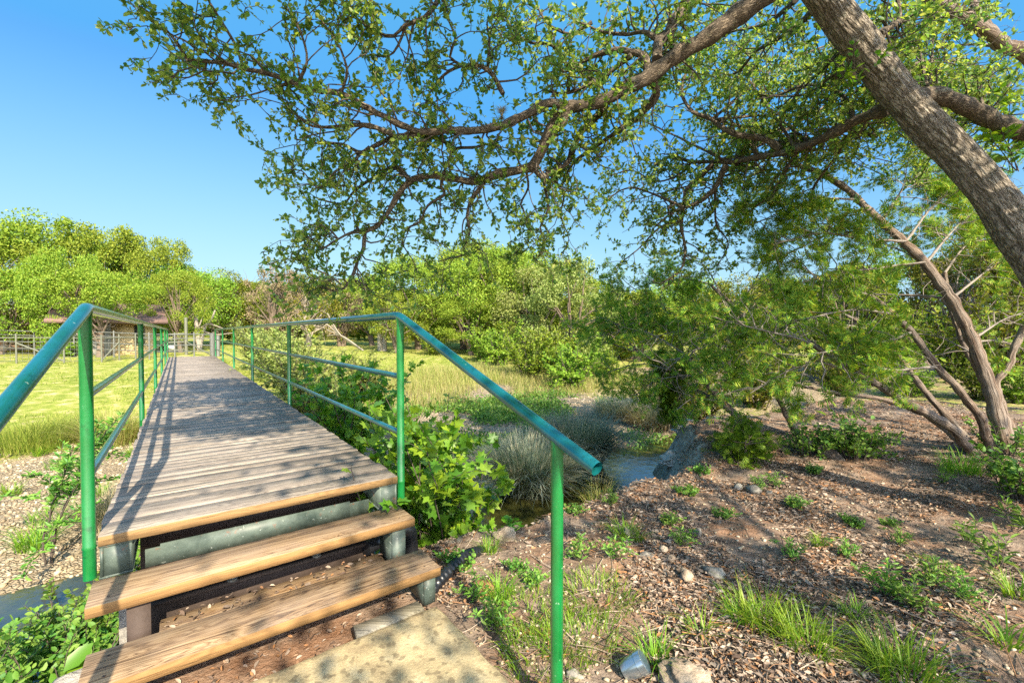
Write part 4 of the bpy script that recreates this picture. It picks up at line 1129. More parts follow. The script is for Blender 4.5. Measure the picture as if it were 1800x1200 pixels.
# ------------------------------------------------------------------ shrubs, saplings, bunch grass
def shrub_mesh(ns, h, spread, leaf, shape, nl, lean=.5, stem_r=.006, droop=-.02, side=2, zup=.6, low=.15):
    wood, lf = MB(), MB(); Lp, Ld, Ls = [], [], []
    def walk(p, d, Lb, n, wob):
        path = [p]
        for _ in range(n):
            d = unit(d + rng.normal(0, wob, 3) + A(0, 0, droop)); p = p + d * Lb / n; path.append(p)
        return np.array(path)
    def lv(path, c, lo):
        k = rng.uniform(lo, 1, c) * (len(path) - 1); j = np.minimum(k.astype(int), len(path) - 2); f = (k - j)[:, None]
        pp = path[j] * (1 - f) + path[j + 1] * f
        a = rng.uniform(0, 2 * PI, c)
        dd = unit(np.stack([np.cos(a), np.sin(a), rng.uniform(-.35, .7, c)], 1) + .5 * unit(path[j + 1] - path[j]))
        Lp.append(pp + dd * leaf * .15); Ld.append(dd); Ls.append(rng.uniform(.6, 1.25, c) * leaf * (1.15 - .35 * k / (len(path) - 1)))
    for _ in range(ns):
        a = rng.uniform(0, 2 * PI); ln_ = rng.uniform(.1, 1) * lean
        d = unit(A(math.cos(a) * ln_, math.sin(a) * ln_, 1))
        b = A(math.cos(a), math.sin(a), 0) * rng.uniform(0, spread * .25)
        Lb = h * rng.uniform(.6, 1.08)
        path = walk(b, d, Lb, 8, .12)
        wood.tube(path, np.linspace(stem_r, stem_r * .3, 9), 6, cap=False)
        lv(path, nl, low)
        for _ in range(side):
            j = rng.integers(2, 7)
            d2 = unit(unit(path[j + 1] - path[j]) + rng.normal(0, .6, 3))
            p2 = walk(path[j], d2, Lb * rng.uniform(.25, .5), 5, .2)
            wood.tube(p2, np.linspace(stem_r * .5, stem_r * .2, 6), 4, cap=False)
            lv(p2, nl // 2, .2)
    lp, ld, ls = np.concatenate(Lp), np.concatenate(Ld), np.concatenate(Ls)
    cloud(lf, shape, lp, ld, unit(rng.normal(0, .45, (len(lp), 3)) + A(.1, -.25, zup)), ls)
    return wood, lf
def shrub(name, label, cat, base, mat, *a, group=None, wood='twig', **k):
    wd, lf = shrub_mesh(*a, **k)
    r = thing(name, label, cat, base, 0, group)
    wd.build('stems', MT[wood], r); lf.build('leaves', MT[mat], r)
    return r
def shrub_kind(name, cat, mat, *a, wood='twig', **k): return Kind(shrub(name, 'x', cat, (0, 0, 0), mat, *a, wood=wood, **k))
def on(x, y, dz=0.0): return A(x, y, TZ(x, y) + dz)

# sycamore saplings below the bridge
def at(px, dep, dz=0.0):
    x = (px - 900) / F * dep
    return on(x, dep, dz)
shrub('sycamore_sapling', 'bushy sycamore sapling with broad lobed leaves right beside the lowest bridge post', 'sapling', at(775, 3.95), 'syc_leaf', 22, 1.95, .7, .115, LOBED, 46, lean=.42, stem_r=.009, side=3, low=.1)
shrub('sycamore_sapling', 'small sycamore sapling leaning out over the creek behind the sloping handrail post', 'sapling', at(870, 4.3), 'syc_leaf', 8, .95, .4, .11, LOBED, 20, lean=.6, stem_r=.006, side=2)
shrub('sycamore_sapling', 'taller yellow green sycamore sapling seen between the bridge rails', 'sapling', at(610, 6.4), 'syc_leaf', 12, 2.0, .4, .12, LOBED, 34, lean=.16, stem_r=.01, side=3)
shrub('sycamore_sapling', 'sycamore sapling under the bridge rails left of the bushy one', 'sapling', at(735, 5.2), 'syc_leaf', 9, 1.3, .35, .11, LOBED, 26, lean=.15, stem_r=.008, side=1)
# left of bridge
shrub('willow_sapling', 'thin dark stemmed sapling standing alone on the gravel left of the bridge', 'sapling', at(78, 4.2), 'weed_leaf', 3, 1.55, .15, .075, NARROW, 130, lean=.18, stem_r=.010, side=5, low=.45)
shrub('willow_sapling', 'thin sapling half hidden behind the left bridge post', 'sapling', at(222, 3.6), 'weed_leaf', 3, 1.25, .2, .07, LEAF, 90, lean=.25, stem_r=.008, side=4, low=.25)
shrub('leafy_shrub', 'dense dark green shrub at the creek edge below the left bridge post', 'shrub', at(120, 3.3), 'weed_leaf', 34, .62, .9, .05, LEAF, 40, lean=1.0, stem_r=.005, side=3)
shrub('leafy_shrub', 'low leafy shrub spreading over the water in the bottom left corner', 'shrub', at(45, 2.55), 'weed_leaf', 26, .8, .8, .06, LEAF, 34, lean=1.0, stem_r=.005, side=3)
shrub('leafy_shrub', 'rounded leafy shrub between the dense creek edge shrub and the bottom left corner', 'shrub', at(85, 2.9), 'weed_leaf', 26, .62, .8, .055, LEAF, 34, lean=1.0, stem_r=.005, side=3)
shrub('broadleaf_plant', 'plant with a few very broad green leaves beside the steps at bottom left', 'plant', at(95, 2.2), 'syc_leaf', 5, .62, .3, .13, LEAF, 5, lean=.5, stem_r=.005, side=1)

def bunch(label, base, n, Lb, spread, mat, width=.007, lean=(.3, 1.25), group='bunch grasses on the creek bank', name='bunch_grass', droop=.55):
    m = MB()
    a = rng.uniform(0, 2 * PI, n); rr = spread * np.sqrt(rng.uniform(0, 1, n))
    b = np.stack([base[0] + rr * np.cos(a), base[1] + rr * np.sin(a), np.full(n, base[2] - .03)], 1)
    az = a + rng.normal(0, .6, n)
    blades(m, b, az, Lb * rng.uniform(.55, 1.1, n), rng.uniform(lean[0], lean[1], n) * (.35 + .65 * rr / spread), width * rng.uniform(.7, 1.3, n), 6, droop)
    return tag(m.build(name, MT[mat], None, base), label, 'grass clump', group)
def at2(px, dep, z=None):
    x = (px - 900) / F * dep
    return A(x, dep, TZ(x, dep) if z is None else z)
bunch('large grey green bunch grass mound drooping over the creek', at2(1015, 7.6, -1.32), 3600, 1.1, .42, 'bunch', .015)
bunch('grey bunch grass mound nearest the bushy sycamore sapling', at2(930, 6.4, -1.36), 3000, 1.0, .42, 'bunch', .014)
bunch('brownish bunch grass mound farthest along the creek', at2(1140, 10.2, -1.22), 1900, .72, .5, 'bunch_dry', .018)
bunch('second green flushed bunch grass beside the farthest brown mound', at2(1085, 10.6, -1.15), 1200, .75, .4, 'bunch', .017)
bunch('dark bunch grass tuft between the two grey mounds', at2(965, 7.1, -1.3), 900, .8, .35, 'bunch', .015)
bunch('straw coloured bunch grass left of the left bridge rail on the lawn edge', at2(195, 7.6), 1500, .75, .35, 'dry_grass', .008)
bunch('pale dry grass tuft on the gravel left of the left bridge post', at2(185, 4.9), 700, .6, .22, 'bunch_dry', .005)
bunch('green grass clump at the far left edge of the gravel', at2(40, 7.2), 1600, .55, .6, 'lawn', .008)
bunch('green and straw grass clump between gravel and lawn beside the left rail', at2(120, 7.9), 1300, .5, .6, 'lawn', .008)
bunch('small green grass tuft on the gravel against the bridge planks', at2(262, 5.6), 300, .3, .12, 'grass', .006)
bunch('thin yellowish grass tuft at the creek edge behind the sloping handrail', at2(1055, 5.6, -1.3), 200, .55, .18, 'dry_grass', .006)

# shrubs along the right side of the bridge
far_kind = shrub_kind('leafy_shrub', 'shrub', 'far_pale', 26, 1.7, .9, .085, LEAF, 60, lean=.6, stem_r=.012, side=4, low=.1)
far_kind2 = shrub_kind('leafy_shrub', 'shrub', 'far_pale', 22, 1.9, 1.0, .10, LEAF, 60, lean=.5, stem_r=.012, side=4, low=.05)
GB = 'shrubs beside the footbridge'
def st_on(s, t, dz=0.0):
    p = from_st(s, t); return A(p[0], p[1], TZ(p[0], p[1]) + dz)
for kd, s, t, sc, lb in [
 (far_kind, 5.6, 1.9, .80, 'pale leafy shrub beside the bridge next to the second right post'),
 (far_kind2, 7.6, 1.8, .95, 'pale leafy shrub beside the bridge between the second and third right posts'),
 (far_kind, 9.8, 2.0, 1.0, 'round pale shrub just behind the third right bridge post'),
 (far_kind2, 12.2, 2.0, 1.0, 'pale shrub by the fourth right bridge post'),
 (far_kind, 14.8, 2.0, 1.05, 'pale shrub by the fifth right bridge post'),
 (far_kind2, 17.6, 2.2, 1.0, 'pale shrub at the far right end of the bridge'),
 (far_kind, 8.3, 3.4, .85, 'pale shrub standing off behind the yellow green sapling')]:
    kd.put(lb, st_on(s, t, -.05), rng.uniform(0, 6), sc, GB)

# right bank undergrowth
shrub('evergreen_shrub', 'low bright green shrub left of the stump under the thin juniper', 'shrub', G(1425, 800), 'weed_leaf', 26, .42, .5, .045, LEAF, 26, lean=1.0, side=2)
shrub('evergreen_shrub', 'low bright green shrub right of the stump with a tall leafy shoot', 'shrub', G(1500, 805), 'weed_leaf', 30, .42, .55, .045, LEAF, 28, lean=.9, side=2)
shrub('broadleaf_plant', 'thin upright plant with large pointed leaves rising above the low shrubs', 'plant', G(1490, 800), 'weed_leaf', 4, .75, .15, .085, LEAF, 14, lean=.35, side=1)
shrub('evergreen_shrub', 'small leafy shoots at the foot of the big juniper', 'shrub', G(1770, 800), 'weed_leaf', 12, .4, .4, .05, LEAF, 18, lean=.8, side=1)
shrub('leafy_shrub', 'leafy green shrub at the right edge below the juniper', 'shrub', G(1795, 880), 'weed_leaf', 18, .45, .4, .055, LEAF, 24, lean=.8, side=2)
shrub('greenbrier_vine', 'leafy green vine climbing around the second oak stem at upper right', 'vine', P(1790, 300, 3.55), 'syc_leaf', 10, .75, .5, .075, LEAF, 16, lean=1.0, side=2, stem_r=.004)
shrub('greenbrier_vine', 'small leafy vine tuft hanging on the oak trunk where the limb passes behind', 'vine', P(1510, 145, 3.15), 'syc_leaf', 6, .28, .3, .05, LEAF, 10, lean=1.2, side=1, stem_r=.003)
# twining plants seen through the junipers
undk = shrub_kind('understory_shrub', 'shrub', 'far_olive', 24, 1.6, 1.1, .075, LEAF, 60, lean=.7, stem_r=.012, side=4, low=.0)
undk2 = shrub_kind('understory_shrub', 'shrub', 'far_oak', 24, 1.5, 1.1, .085, LEAF, 60, lean=.7, stem_r=.012, side=4, low=.0)
for kd, px, dep, sc, lb in [
 (undk, 1130, 12.5, .6, 'olive shrub beyond the farthest bunch grass'), (undk, 1235, 11, 1.0, 'olive shrub behind the young creekside juniper'),
 (undk2, 1010, 14.5, 1.2, 'yellow green shrub behind the largest grass mound'), (undk2, 930, 16, 1.25, 'yellow green shrub at the edge of the dry grass'),
 (undk2, 1065, 16.5, .85, 'yellow green shrub behind the olive one by the creek'), (undk, 1330, 13, 1.2, 'olive shrub behind the thin crooked juniper'),
 (undk2, 850, 21, 1.2, 'round green shrub on the lawn in front of the middle oak'), (undk, 1560, 12, .9, 'olive shrub behind the low juniper stems'),
 (undk2, 1680, 10.5, 1.1, 'green shrub behind the big juniper trunk'), (undk, 1770, 9.5, 1.2, 'olive shrub behind the forked juniper stem at the right edge'),
 (undk, 1480, 8.6, .55, 'low olive shrub on the grass beyond the red soil patch'), (undk2, 1600, 8.2, .5, 'low green shrub beyond the big juniper stems'), (undk, 1725, 7.6, .55, 'low olive shrub right behind the big juniper foot'), (undk2, 1800, 7.2, .5, 'low green shrub at the right edge behind the forked stem'), (undk, 1400, 9.6, .6, 'olive shrub at the edge of the gravel beyond the thin juniper'),
 (undk2, 985, 18, 1.5, 'dense yellow green shrub below the pale bushy tree'), (undk2, 880, 19.5, 1.3, 'wide yellow green shrub at the back of the dry grass'), (undk, 60, 20.5, 1.1, 'olive shrub behind the wire fence at far left'), (undk2, 120, 19, .9, 'green shrub in front of the stone part of the house'),
 (undk2, 760, 24, 1.0, 'small green shrub at the back of the shady lawn')]:
    kd.put(lb, at2(px, dep) - A(0, 0, .05), rng.uniform(0, 6), sc, 'shrubs beyond the creek')

# ------------------------------------------------------------------ background trees
def bg_tree(name, cat, leafm, Hh, R, nc, per, leaf, z0=.22, flat=.75, barkm='far_bark', shape=LEAF, trunks=1, gap=.0, bare=0):
    wood, lf = MB(), MB()
    # lumpy crown: clump centres over an uneven dome
    c = rdir(nc, .25); 
    rad = rng.uniform(.55, 1.0, nc) ** .6
    cen = c * rad[:, None] * A(R, R, Hh * (1 - z0) * .52) + A(0, 0, Hh * (z0 + (1 - z0) * .48))
    cen[:, 2] = np.maximum(cen[:, 2], Hh * z0 * .8)
    big = rng.uniform(.45, 1.15, nc) * R * .26
    k = np.repeat(np.arange(nc), per); n = len(k)
    d = rdir(n, .15)
    p = cen[k] + d * (big[k] * rng.uniform(.25, 1.0, n) ** .5)[:, None] * A(1, 1, flat) + rng.normal(0, .05 * R * .3, (n, 3))
    keep = rng.uniform(0, 1, n) > gap
    p, d = p[keep], d[keep]; n = len(p)
    cloud(lf, shape, p, rdir(n, .1), unit(d * .8 + rng.normal(0, .6, (n, 3)) + A(0, 0, .35)), rng.uniform(.6, 1.3, n) * leaf)
    for tk in range(trunks):
        a = rng.uniform(0, 6.28); tilt = rng.uniform(.05, .3)
        top = A(math.cos(a) * tilt * R, math.sin(a) * tilt * R, Hh * .42)
        b0 = A(math.cos(a), math.sin(a), 0) * .12 * (trunks > 1)
        tr = spline([b0 + A(0, 0, -.15), lerp(b0, top, .5) + A(*rng.normal(0, .12, 2), 0), top], .15)
        wood.tube(tr, np.linspace(Hh * .042, Hh * .024, len(tr)), 9, cap=False)
        for j in rng.choice(nc, min(nc, 16), replace=False):
            s0 = tr[rng.integers(len(tr) // 3, len(tr))]
            m1 = lerp(s0, cen[j], .5) + rng.normal(0, .14 * R * .5, 3)
            pth = spline([s0, m1, cen[j]], .2)
            wood.tube(pth, np.linspace(Hh * .014, Hh * .003, len(pth)), 5, cap=False)
            for _ in range(3 + bare):
                q = pth[rng.integers(len(pth) // 2, len(pth))]
                e = q + rdir(1, .2)[0] * R * rng.uniform(.2, .45)
                wood.tube(np.array([q, lerp(q, e, .5) + rng.normal(0, .08, 3), e]), [Hh * .003, Hh * .002, Hh * .0012], 4, cap=False)
    r = thing(name, 'x', cat)
    wood.build('trunk', MT[barkm], r); lf.build('crown', MT[leafm], r)
    return Kind(r)
oakA = bg_tree('oak_tree', 'tree', 'far_oak', 6.5, 4.2, 85, 330, .125)
oakB = bg_tree('oak_tree', 'tree', 'far_oak', 6.5, 3.6, 75, 330, .125, z0=.10)
oakC = bg_tree('oak_tree', 'tree', 'far_oak', 6.0, 3.2, 60, 330, .12, gap=.15, bare=2)
oakD = bg_tree('oak_tree', 'tree', 'far_oak', 6.0, 3.2, 60, 330, .12, z0=.5, gap=.1, bare=2)
paleA = bg_tree('willow_tree', 'tree', 'far_pale', 5.5, 3.0, 60, 330, .11, z0=.05)
junA = bg_tree('juniper_tree', 'tree', 'far_olive', 5.5, 2.4, 60, 330, .12, z0=.08, trunks=2, bare=2)
junB = bg_tree('juniper_tree', 'tree', 'far_olive', 5.0, 2.8, 55, 300, .12, z0=.1, trunks=3, gap=.2, bare=4, barkm='grey_wood')
bareA = bg_tree('dry_tree', 'tree', 'far_brown', 5.0, 2.4, 44, 150, .12, z0=.12, trunks=3, gap=.2, bare=5)
def bgput(kd, px, dep, top, wpx, lb, grp):
    """stand a tree at its distance so that it has the height and spread it shows"""
    h0, r0 = {oakA: (6.5, 4.6), oakB: (6.5, 4.0), oakC: (6.0, 3.6), oakD: (6.0, 3.6), paleA: (5.5, 3.4), junA: (5.5, 2.8), junB: (5.0, 3.2), bareA: (5.0, 2.7)}[kd]
    b = at2(px, dep)
    h = (EYE + (584 - top) / F * dep - b[2]) / h0 * .98
    rr = wpx / 2 / F * dep / r0
    kd.put(lb, b - A(0, 0, .1), rng.uniform(0, 6.28), (rr, rr, h), grp)
GL, GM, GR = 'trees behind the left lawn', 'trees behind the middle lawn', 'trees behind the right bank'
for a in [
 (oakA, -40, 21, 400, 330, 'broad green oak at the far left edge of the lawn', GL),
 (oakB, 75, 23.5, 372, 260, 'tall green oak left of the house behind the sloping left handrail', GL),
 (oakB, 185, 25, 382, 200, 'loose topped oak standing in front of the tan house', GL),
 (oakB, 268, 25.5, 400, 150, 'narrow tall oak right of the tan house', GL),
 (oakB, 118, 19.3, 425, 130, 'oak with a low crown between the two tallest left oaks', GL),
 (oakA, 0, 19.5, 470, 170, 'low dense oak in front of the shed at the far left', GL),
 (oakC, 318, 22.5, 468, 110, 'small loose oak behind the gate right of the house', GL),
 (oakD, 175, 19.0, 470, 170, 'spreading oak whose low branches hang before the tan house wall', GL),
 (oakA, 318, 27, 462, 190, 'oak behind the far left end of the bridge', GL),
 (junB, 385, 29, 472, 130, 'olive juniper with pale bare limbs behind the gate', GL),
 (junA, 430, 31, 492, 130, 'dark olive juniper right of the gate', GL),
 (bareA, 485, 27, 458, 110, 'brown half bare tree left of the hanging oak branch', GL),
 (junB, 545, 29, 472, 120, 'olive juniper behind the hanging oak branch tip', GL),
 (bareA, 600, 30, 490, 110, 'dry grey tangle of a tree under the hanging oak branch', GL),
 (oakC, 655, 31, 478, 150, 'yellow green oak beyond the back of the lawn above the first right post', GM),
 (oakA, 735, 28, 450, 220, 'bright oak above the shady lawn', GM),
 (oakB, 815, 29, 440, 190, 'tall bright oak at the middle of the tree line', GM),
 (oakA, 890, 26, 430, 230, 'tallest bright oak above the sloping right handrail', GM),
 (paleA, 960, 22, 462, 200, 'pale green tree with dense foliage left of the junipers', GM),
 (oakC, 830, 24, 520, 150, 'low oak with visible grey trunks above the sloping right handrail', GM),
 (paleA, 1005, 20, 452, 190, 'pale bushy tree rising behind the grass mounds', GM),
 (oakB, 930, 24.5, 436, 170, 'upright oak just right of the tallest bright oak', GM),
 (oakA, 850, 31, 424, 230, 'oak towering at the back of the middle tree line', GM),
 (oakC, 700, 25, 505, 130, 'low oak at the back of the shady lawn', GM),
 (oakB, 1030, 27, 475, 170, 'oak partly behind the creekside junipers', GM),
 (junA, 1115, 24, 505, 190, 'olive juniper beyond the creek left of the thin juniper', GR),
 (oakA, 1200, 26, 485, 220, 'oak showing between the creekside junipers', GR),
 (junB, 1290, 21, 480, 190, 'pale limbed juniper beyond the thin juniper', GR),
 (oakC, 1390, 22, 475, 210, 'oak beyond the red soil patch', GR),
 (junA, 1480, 18, 455, 190, 'olive juniper beyond the middle of the big juniper', GR),
 (oakB, 1590, 19, 430, 220, 'oak behind the long leaning juniper stem', GR),
 (junB, 1690, 16, 420, 210, 'tangled juniper behind the big juniper trunk', GR),
 (oakC, 1790, 17, 380, 230, 'oak behind the forked stem at the right edge', GR),
 (junA, 1880, 13, 330, 260, 'juniper mostly cut off by the right edge', GR),
]: bgput(*a)

# far wooded hill
def far_wood():
    m = MB(); n = 0
    P_, N_ = [], []
    for _ in range(1500):
        a = rng.uniform(-.95, .95); dep = rng.uniform(38, 130)
        x = a * dep; z = TZ(x, dep)
        hgt = rng.uniform(2.5, 4.6)
        c = A(x, dep, z + hgt * .55); k = 70
        d = rdir(k, .3)
        P_.append(c + d * A(2.4, 2.4, hgt * .5) * rng.uniform(.6, 1, (k, 1))); N_.append(d)
    p, d = np.vstack(P_), np.vstack(N_)
    cloud(m, LEAF, p, rdir(len(p)), unit(d + rng.normal(0, .5, d.shape) + A(0, 0, .3)), rng.uniform(.5, 1.0, len(p)))
    tag(m.build('woodland', MT['far_olive']), 'distant wooded hillside', 'woodland', kind='stuff')
far_wood()

# dead white trunks
def dead_tree(label, base, stems):
    m = MB()
    for pts, r0, r1 in stems: 
        sp = spline(pts, .1); m.tube(sp, np.linspace(r0, r1, len(sp)), 8)
    tag(m.build('dead_tree', MT['grey_wood'], None, base), label, 'dead tree', 'bleached dead trees')
b = at2(350, 24)
dead_tree('bleached bare branching dead tree behind the gate', b, [
 ([b, P(345, 570, 24), P(344, 540, 24)], .14, .08), ([P(347, 582, 24), P(355, 560, 24), P(362, 540, 24)], .05, .02), ([b, P(360, 575, 24.2), P(372, 560, 24.3), P(378, 545, 24.4)], .12, .04),
 ([P(350, 578, 24), P(368, 570, 23.8), P(395, 578, 23.6)], .05, .015), ([P(346, 562, 24), P(338, 548, 24), P(330, 535, 24)], .05, .015), ([P(355, 582, 24), P(380, 588, 23.7), P(410, 585, 23.5)], .05, .015)])
b = at2(672, 26)
dead_tree('pale split dead trunk standing on the shady lawn', b, [([b - A(.1, 0, .1), P(668, 590, 26), P(669, 575, 26)], .18, .14), ([b + A(.15, 0, -.1), P(676, 592, 26), P(678, 577, 26)], .14, .1)])
b = at2(600, 26)
dead_tree('fan of bleached fallen limbs at the back of the lawn', b, [([b + A(1.3, 0, 0), P(600, 590, 26), P(575, 560 + 10 * k, 26 + k * .2)], .05, .02) for k in range(-1, 4)])

# ------------------------------------------------------------------ fence, gate, house
def wire_fence(label, pts, hgt, rails, name='wire_fence', post_r=.028, mat='fence_paint', mesh=True):
    base = pts[0]
    r = thing(name, label, 'fence', base)
    for p in pts: MB().tube([p - A(0, 0, .2), p + A(0, 0, hgt + .08)], post_r, 8).build('post', MT[mat], r, base)
    for z in rails:
        m = MB()
        for a, b in zip(pts[:-1], pts[1:]): m.tube([a + A(0, 0, z), b + A(0, 0, z)], .02, 7)
        m.build('rail', MT[mat], r, base)
    if mesh:
        m = MB()
        for a, b in zip(pts[:-1], pts[1:]):
            for z in np.linspace(.08, hgt - .06, 7): m.tube([a + A(0, 0, z), b + A(0, 0, z)], .006, 4, cap=False)
            nv = int(np.linalg.norm(b - a) / .16)
            for k in range(1, nv):
                q = lerp(a, b, k / nv); m.tube([q + A(0, 0, .08), q + A(0, 0, hgt - .06)], .005, 4, cap=False)
        m.build('wire_mesh', MT['galv'], r, base)
    return r
fp = [at2(px, d) for px, d in [(-60, 15.8), (28, 16.2), (112, 16.6), (178, 17.4), (209, 18.2), (238, 18.8), (290, 20.2)]]
r = wire_fence('pale wire mesh fence with diagonal braces across the left lawn', fp, 1.0, (0.94,))
for a, b in ((1, 2), (3, 4)):
    MB().tube([fp[a] + A(0, 0, .75 if a == 1 else .08), fp[b] + A(0, 0, .08 if a == 1 else .75)], .028, 7).build('brace', MT['fence_paint'], r, fp[0])
fp2 = [at2(px, 18.9) for px in (-80, -10, 60, 130, 200, 262, 307, 341, 373)]
wire_fence('pipe rail fence running in front of the tan house', fp2, 1.08, (0.35, .62, .9, 1.08), name='pipe_fence', mat='galv', mesh=False)
gb = at2(327, 20.9)
g = thing('gate', 'pipe gate with a small white sign at the far end of the bridge', 'gate', gb)
gl = at2(293, 20.5)
MB().tube([gb - A(0, 0, .2), gb + A(0, 0, 1.75)], .07, 10).build('post', MT['fence_paint'], g, gb)
m = MB()
for z in (.25, .62, 1.0): m.tube([gl + A(0, 0, z), gb + A(-.07, 0, z)], .03, 8)
m.tube([gl + A(0, 0, .25), gl + A(0, 0, 1.0)], .03, 8)
m.build('frame', MT['fence_paint'], g, gb)
m = MB()
for k in range(1, 9):
    q = lerp(gl, gb, k / 9.5); m.tube([q + A(0, 0, .25), q + A(0, 0, 1.0)], .008, 5)
m.build('wire_mesh', MT['galv'], g, gb)
br = at2(372, 19.6)
MB().tube([gb + A(0, 0, .62), br + A(0, 0, .12)], .03, 8).build('brace', MT['fence_paint'], g, gb)
sb = P(307, 610, 20.3)
MB().box((-.13, -.008, -.085), (.13, .008, .085), np.array([[1, 0, 0, sb[0]], [0, 1, 0, sb[1] - .2], [0, 0, 1, sb[2]], [0, 0, 0, 1]], float)).build('sign', MT['white'], g, gb, smooth=False)
pb = at2(373, 20.5)
tag(MB().tube([pb - A(0, 0, .2), pb + A(0, 0, 1.05)], .10, 12).tube([pb + A(.2, .1, -.2), pb + A(.2, .1, .95)], .08, 12).build('gate_post', MT['galv'], None, pb), 'thick pale grey twin gate post right of the bridge end', 'post')

def house():
    b = at2(215, 20.5)
    r = thing('house', 'tan stucco house with a dark window half hidden behind the left oaks', 'house', b, math.radians(41))
    x0, x1, xs = -1.9, 1.12, -.39
    z = 1.62
    def bx(lo, hi, mat, nm, par=r):
        m = MB().box(lo, hi); return m.build(nm, MT[mat], par, smooth=False)
    bx((xs, 0, -.5), (x1, 6, z), 'stucco', 'wall')
    bx((x0, -.4, -.5), (xs - .003, 6.4, z - .3), 'stone_wall', 'wall')
    wdw = bx((.42, -.06, .42), (.80, -.003, 1.36), 'galv', 'window')
    bx((.455, -.075, .46), (.765, -.062, 1.32), 'dark_glass', 'pane', wdw)
    m = MB()
    m.add(A((x0 - .5, -1.0, z - .2), (x1 + .5, -1.0, z - .2), (x1 + .5, 3, z + .75), (x0 - .5, 3, z + .75), (x1 + .5, 7.2, z - .2), (x0 - .5, 7.2, z - .2),
            (x0 - .5, -1.0, z - .05), (x1 + .5, -1.0, z - .05), (x1 + .5, 3, z + .88), (x0 - .5, 3, z + .88), (x1 + .5, 7.2, z - .05), (x0 - .5, 7.2, z - .05)),
          [(0, 3, 2, 1), (3, 5, 4, 2), (6, 7, 8, 9), (9, 8, 10, 11), (0, 1, 7, 6), (5, 11, 10, 4), (0, 6, 9, 3), (3, 9, 11, 5), (1, 2, 8, 7), (2, 4, 10, 8)])
    m.build('roof', MT['roof'], r, smooth=False)
    b = at2(-20, 27)
    r2 = thing('shed', 'low shed with a pale metal roof at the far left edge behind the oaks', 'shed', b, math.radians(45))
    bx((-3, 0, -.4), (1.4, 4, 1.8), 'old_wood', 'wall', r2)
    m = MB(); M = np.eye(4); a = .22
    M[1:3, 1:3] = [[math.cos(a), -math.sin(a)], [math.sin(a), math.cos(a)]]; M[:3, 3] = (0, -.7, 1.78)
    m.box((-3.4, 0, 0), (1.8, 5.4, .08), M); m.build('roof', MT['pale_roof'], r2, smooth=False)
    b = at2(8, 21.5)
    r3 = thing('log_pile', 'pile of cut reddish logs by the fence at the far left', 'logs', b)
    for k, (x, zz) in enumerate([(-.6, .15), (-.25, .15), (.1, .15), (.45, .15), (-.42, .42), (-.08, .42), (.28, .42), (-.2, .68)]):
        MB().tube([A(x, -.5, zz), A(x + .03, .7, zz)], rng.uniform(.13, .17), 12).build('log', MT['log'], r3)
house()

# ------------------------------------------------------------------ near ground: litter, stones, tufts
def visible_near(n, smin=-2.9, smax=.9, tmin=.76, tmax=9.5, power=1.6):
    """points on the right bank, denser near the camera"""
    out = []
    while sum(len(o) for o in out) < n:
        k = n * 3
        r = .9 + 9.5 * rng.uniform(0, 1, k) ** power; a = rng.uniform(-.95, .30, k) + PI / 2
        x, y = r * np.cos(a), r * np.sin(a)
        s, t = to_st(x, y)
        ok = (s < edge(t) + .35) & (t > tmin) & (s > -7)
        out.append(np.stack([x[ok], y[ok]], 1))
    return np.vstack(out)[:n]
def litter():
    m = MB()
    q = visible_near(120000)
    dens = fbm(q[:, 0], q[:, 1], 1.6, 21, 3)
    q = q[dens + rng.normal(0, .12, len(q)) > -.09]
    z = terrain(q[:, 0], q[:, 1])
    n = len(q)
    p = np.stack([q[:, 0], q[:, 1], z + rng.uniform(.002, .02, n)], 1)
    a = rng.uniform(0, 2 * PI, n)
    d = np.stack([np.cos(a), np.sin(a), rng.normal(0, .22, n)], 1)
    cloud(m, OVAL, p, d, rdir(n, 1.5), .010 + .036 * rng.uniform(0, 1, n) ** 1.5)
    # leaves blown under the steps
    x = rng.uniform(-.55, .7, 700); y = np.where(rng.uniform(0, 1, 700) < .5, rng.uniform(-.62, -.33, 700), rng.uniform(-.25, -.02, 700))
    zz = np.where(y > -.24, -.42, -.585) + rng.uniform(0, .012, 700)
    zz = np.where((y > -.24) & ((x < -.5) | (y > -.075)), -.59, zz)
    pp = in_bridge(np.stack([x, y, zz], 1)); a = rng.uniform(0, 6.28, 700)
    keep = rng.uniform(0, 1, 700) < .55
    cloud(m, OVAL, pp[keep], np.stack([np.cos(a), np.sin(a), rng.normal(0, .3, 700)], 1)[keep], rdir(keep.sum(), 1.3), rng.uniform(.015, .04, keep.sum()))
    # twigs and straw
    q = visible_near(2600); z = terrain(q[:, 0], q[:, 1])
    for (x, y), zz in zip(q, z):
        a = rng.uniform(0, 6.28); Lh = rng.uniform(.03, .13)
        d = A(math.cos(a), math.sin(a), rng.normal(0, .12)) * Lh
        p0 = A(x, y, zz + .012)
        m.tube(np.array([p0 - d, p0 + rng.normal(0, .008, 3), p0 + d]), rng.uniform(.0012, .0032), 4, cap=False)
    tag(m.build('leaf_litter', MT['litter']), 'brown fallen oak leaves and twigs covering the right bank', 'leaf litter', kind='stuff')
litter()

